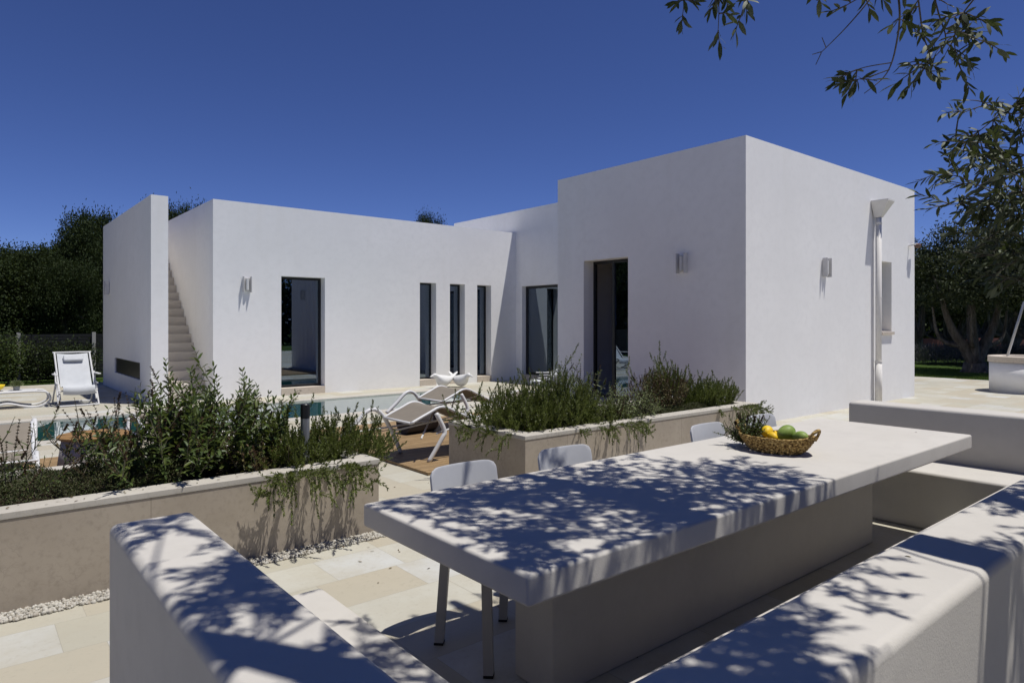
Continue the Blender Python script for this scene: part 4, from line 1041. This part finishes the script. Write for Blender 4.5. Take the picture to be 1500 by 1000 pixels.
tag(o, 'low reddish boundary wall seen between the olive trunks', 'wall')
# dark hedge masses closing the view at the horizon
def hedge(px0, px1, Z, h, label, n=30000, ab=None):
    a, b = ab or bandpts(px0, px1, Z); c = Cloud(); u = rng.random((n, 1)); P = np.array(a)[None]*(1-u)+np.array(b)[None]*u
    top = h*(.75+.15*np.sin(u[:, 0]*37)+.12*np.sin(u[:, 0]*91+1))
    P[:, 0] += rng.normal(0, .8, n); P[:, 1] += rng.normal(0, .8, n); P[:, 2] = top*rng.random(n)**.8
    c.leaves(P, rng.normal(size=(n, 3)), .35, .2, 'quad'); return tag(c.build('distant_hedge', L_OAK), label, 'hedge', kind='stuff')
hedge(1270, 1650, 60, 5.0, 'dark far-off thicket behind the olive grove on the right')
hedge(-260, 260, 42, 3.8, 'dark far-off thicket behind the evergreen trees on the left')
for k, (x, y, s) in enumerate(((-3.5, 25.5, 1.1), (-8, 24, 1.2), (-13, 21, 1.2), (-17, 16, 1.1), (-19, 9, 1.1))):
    o = copy_tree(protos[k % 3][0]); o.location = (x, y, -.03); o.rotation_euler = (0, 0, k*1.9); o.scale = (s, s, s*1.55); tag(o, 'evergreen tree beyond the left edge of the photo, mirrored in the dark doorway')
hedge(0, 0, 1, 7.5, 'unseen thicket added behind the dining corner to darken the window reflections', 42000, (Vector((-16, -18, 0)), Vector((22, -22, 0))))  # out of view; added and raised to cover bright sky in the panes
# trees behind the photographer (seen in reflections)
for k, (x, y) in enumerate(((-4, -9), (3, -12), (10, -8), (-12, -3))):
    o = copy_tree(o1); o.location = (x, y, -.03); o.rotation_euler = (0, 0, k*2.1); o.scale = (1.1, 1.1, .9); tag(o, 'olive tree behind the dining corner, seen only in the window glass', None, 'olive trees behind the camera')

# ------------------------------------------------------------ the olive tree overhead
random.seed(77)
tree = empty('shading_olive_tree', (2.62, -.62, 0), 0, 'olive tree overhanging the dining corner, its leafy branches hanging in at the upper right', 'olive tree')
TO = Vector((2.62, -.62, 0))
wood_ = MB(); twigs = MB(); LV = Cloud()
def T(p): return Vector(p)-TO
def infr(p, m=25):
    q = proj(p)
    if q is None: return False
    return -m < q[0] < 1500+m and -m < q[1] < 1000+m
limbs = {
 'trunk': ([(2.62, -.62, -.1), (2.60, -.60, .4), (2.66, -.55, 1.0), (2.62, -.5, 1.6)], [.36, .27, .23, .21]),
 'A': ([(2.62, -.5, 1.6), (2.68, -.2, 2.1), (2.78, .1, 2.7), (2.92, .65, 3.4), (3.05, 1.3, 4.0), (3.1, 2.0, 4.6)], [.19, .13, .11, .09, .07, .03]),
 'B': ([(2.62, -.5, 1.6), (2.3, -.55, 2.3), (1.75, -.3, 3.0), (1.35, .2, 3.6), (1.0, .9, 4.2)], [.19, .15, .12, .09, .04]),
 'C': ([(2.62, -.5, 1.6), (3.1, -.75, 2.2), (3.9, -.6, 2.8), (4.7, -.2, 3.3), (5.2, .5, 3.6)], [.19, .14, .11, .08, .04]),
 'D': ([(2.68, -.2, 2.1), (3.2, -.05, 2.7), (3.9, .35, 3.2), (4.3, .8, 3.5)], [.09, .07, .05, .03]),
}
nodes = []
for k, (pts, r) in limbs.items():
    n = 5; sp = smoothpts(pts, n); rad = np.interp(np.linspace(0, 1, len(sp)), np.linspace(0, 1, len(r)), r)
    if k != 'trunk': nodes += [(Vector(p), k) for p in sp[6:]]
    wood_.tube([T(p)+Vector((random.uniform(-.012, .012), random.uniform(-.012, .012), 0)) for p in sp], rad, 12)
def twig(base, d, L, n=None, check=True, ll=.060):
    d = Vector(d).normalized(); p = Vector(base); pts = [p.copy()]
    for i in range(7):
        d = (d+Vector((random.uniform(-.12, .12), random.uniform(-.12, .12), random.uniform(-.16, .06)))).normalized(); p = p+d*(L/7); pts.append(p.copy())
    if check and any(infr(q) for q in (pts[0], pts[4], pts[7])): return False
    twigs.tube([T(q) for q in pts], np.linspace(.0026, .0010, 8), 4)
    k = max(4, int(L/.017)) if n is None else n
    A = np.array([(q-TO)[:] for q in pts]); ts = np.linspace(.06, 1, k); P, D = along(A, ts); az0 = random.uniform(0, 6)
    for s in (0, PI):
        dd = perp_dirs(D, np.clip(rng.normal(.85, .22, k)*(1.1-.55*ts), .15, 1.5), az0+np.arange(k)*PI/2+s+rng.normal(0, .3, k)); dd[:, 2] -= .12
        keep = rng.random(k) < .86
        l_ = ll*rng.uniform(.65, 1.15, k)
        LV.leaves(P[keep], dd[keep], l_[keep], l_[keep]*.27, 'lance', N=rng.normal(0, .7, (keep.sum(), 3))+np.array([0, 0, .8]))
    return True
# crown over the table: sub-branches end above the patches of shade; (x, y, rx, ry, z of surface, sub-branches)
blobs = [(2.05, 2.05, .55, .45, .78, 17), (2.85, 2.15, .6, .5, .78, 20), (3.25, 1.95, .35, .3, .78, 5), (1.35, 1.7, .4, .5, .7, 10), (.62, 1.78, .32, .30, .885, 7),
         (.5, 2.66, .16, .12, .885, 2), (1.1, .95, .45, .45, .885, 12), (.5, 1.1, .4, .4, .885, 6), (1.75, .98, .25, .12, .885, 3), (3.6, .9, .55, .45, .885, 11), (4.2, .7, .5, .4, .885, 8),
         (1.72, 2.5, .24, .2, .78, 5), (2.75, .35, .35, .22, .6, 9), (1.05, .72, .34, .2, .885, 16), (-.5, 1.2, .5, .7, 0, 12), (-.4, .2, .6, .5, 0, 10), (-1.1, .6, .5, .6, 0, 8), (2.5, .1, .7, .4, .885, 8), (3.3, -.2, .7, .5, .885, 8), (1.4, -.2, .6, .5, .885, 8), (.0, 2.45, .12, .12, 0, 2), (2.35, 2.6, .7, .15, .78, 6)]
for x, y, rx, ry, z0, nb in blobs:
    for i in range(nb):
        for _ in range(12):
            a = random.uniform(0, 2*PI); r = math.sqrt(random.random()); h = random.uniform(3.3, 4.5)
            E = Vector((x+rx*r*math.cos(a)+SA*(h-z0), y+ry*r*math.sin(a)-SB*(h-z0), h))
            if not infr(E, 60): break
        else: continue
        nd = min(nodes, key=lambda q: (q[0]-E).length+random.uniform(0, .3))[0]
        mid = (nd+E)/2+Vector((random.uniform(-.08, .08), random.uniform(-.08, .08), random.uniform(0, .2)))
        sp = smoothpts([nd, mid, E], 6)
        if any(infr(q, 5) for q in sp): continue
        twigs.tube([T(q) for q in sp], np.linspace(.010, .003, len(sp)), 5)
        for k in range(15):
            b = E+Vector((random.gauss(0, .13), random.gauss(0, .13), random.gauss(0, .10))) if k > 4 else sp[-1-random.randint(0, 5)]
            twig(b, (random.gauss(0, 1), random.gauss(0, 1), random.gauss(-.1, .5)), random.uniform(.14, .26))
# the sprays that hang into the picture
def spray(pix, Z0, Z1, every=1.0, L=(.07, .14), r=.0035, leafy_=True, start=0.0, ll=.053, bias=(0, 0, -.5)):
    n = len(pix); P = [W(px, py, Z0+(Z1-Z0)*i/(n-1)) for i, (px, py) in enumerate(pix)]
    sp = smoothpts(P, 6); twigs.tube([T(q) for q in sp], np.linspace(r, .0012, len(sp)), 5)
    tot = sum((sp[i+1]-sp[i]).length for i in range(len(sp)-1)); k = int(tot/.018*every)
    if leafy_:
        for i in range(k):
            f = start+(1-start)*random.random(); q = sp[min(len(sp)-1, int(f*(len(sp)-1)))]
            twig(q, (random.gauss(0, 1)+bias[0], random.gauss(0, 1)+bias[1], random.gauss(0, .6)+bias[2]), random.uniform(*L), check=False, ll=ll)
        d = (sp[-1]-sp[-3]).normalized(); twig(sp[-1], d, random.uniform(*L), check=False, ll=ll)
Zt = 2.15
spray([(1300, -45), (1275, -2), (1240, 40), (1202, 78)], Zt, Zt, leafy_=False, r=.003)
spray([(1203, 76), (1190, 80)], Zt, Zt, leafy_=False, r=.0015); spray([(1210, 70), (1204, 55)], Zt, Zt, leafy_=False, r=.0015); spray([(1203, 78), (1195, 95)], Zt, Zt, leafy_=False, r=.0015)
spray([(1300, -40), (1265, -8), (1240, 8)], Zt, Zt, .45, (.05, .09))
spray([(1310, -50), (1318, 20), (1312, 70), (1303, 100), (1290, 118), (1266, 137)], Zt, Zt, leafy_=False, r=.0038)
spray([(1306, 92), (1270, 98), (1245, 106)], Zt, Zt, .35, (.04, .06), r=.002, start=.8)
spray([(1303, 102), (1275, 112), (1250, 118)], Zt, Zt, .3, (.04, .06), r=.002, start=.8)
spray([(1316, 30), (1318, 28), (1322, 30)], Zt, Zt, .9, (.05, .07), r=.002)
spray([(1335, -60), (1345, 0), (1352, 50), (1362, 85), (1345, 100)], Zt, Zt+.1, .55, (.06, .11), bias=(-.3, 0, -.6))
spray([(1355, -50), (1375, 20), (1385, 62), (1360, 92)], Zt+.1, Zt+.2, .5, (.06, .11))
spray([(1470, -50), (1430, -5), (1405, 30), (1398, 62), (1404, 92)], Zt, Zt+.1, .6, (.06, .11), bias=(0, 0, -.5))
spray([(1404, 45), (1425, 55), (1445, 62)], Zt, Zt, .6, (.05, .09), r=.002)
spray([(1000, -45), (1002, 0), (1000, 22)], Zt, Zt, .25, (.03, .05), r=.0018)
spray([(1048, -45), (1053, 5), (1052, 45)], Zt, Zt, .5, (.04, .06), r=.0018)
spray([(1090, -45), (1090, 0), (1086, 22)], Zt, Zt, .45, (.04, .06), r=.0018)
spray([(1190, -45), (1195, -15)], Zt, Zt, .5, (.04, .06), r=.0018)
Zr = 2.75
spray([(1600, 110), (1520, 138), (1475, 160), (1440, 188), (1425, 200)], Zr, Zr, .5, (.06, .12), r=.005, start=.3)
for k, (x0, y0, x1, y1, w) in enumerate([
    (1520, 230, 1405, 208, .5), (1530, 260, 1393, 250, .6), (1540, 300, 1385, 300, .6), (1530, 330, 1412, 330, .6), (1520, 160, 1440, 150, .35), (1530, 190, 1490, 195, .5),
    (1540, 240, 1430, 225, .7), (1540, 290, 1420, 265, .8), (1540, 320, 1430, 300, .8), (1540, 350, 1440, 350, .8), (1540, 380, 1440, 372, .5), (1540, 400, 1470, 405, .5),
    (1540, 370, 1470, 330, .9), (1540, 300, 1480, 250, .8), (1550, 400, 1490, 380, .7), (1540, 340, 1475, 390, .8), (1400, 205, 1425, 160, .3)]):
    z = Zr+random.uniform(-.25, .45)
    spray([(x0, y0), ((x0+x1)/2+random.uniform(-15, 15), (y0+y1)/2+random.uniform(-12, 12)), (x1, y1)], z, z, w, (.07, .15), r=.004, bias=(-.35, .1, .1), ll=.056)
# connect the right-hand mass to limb C
for q in ((1600, 110, Zr), (1560, 240, Zr), (1560, 330, Zr+.2), (1570, 420, Zr)):
    E = W(*q); nd = Vector((3.9, -.6, 2.8)); twigs.tube([T(s) for s in smoothpts([nd, (nd+E)/2+Vector((0, 0, .1)), E], 6)], np.linspace(.02, .005, 13), 6)
for k in range(10):
    y = random.uniform(180, 430); E = W(1545, y, Zr+random.uniform(-.2, .3)); nd = W(1560, 330, Zr+.2)
    twigs.tube([T(s) for s in smoothpts([nd, (nd+E)/2+Vector((.05, 0, .05)), E], 5)], .004, 5)
wood_.build('trunk', M_BARK, tree, smooth=True)
LV.build('crown', L_OLIVE, tree)
twigs.build('branch', M_BARK, tree)
print('leaf verts', LV.n)
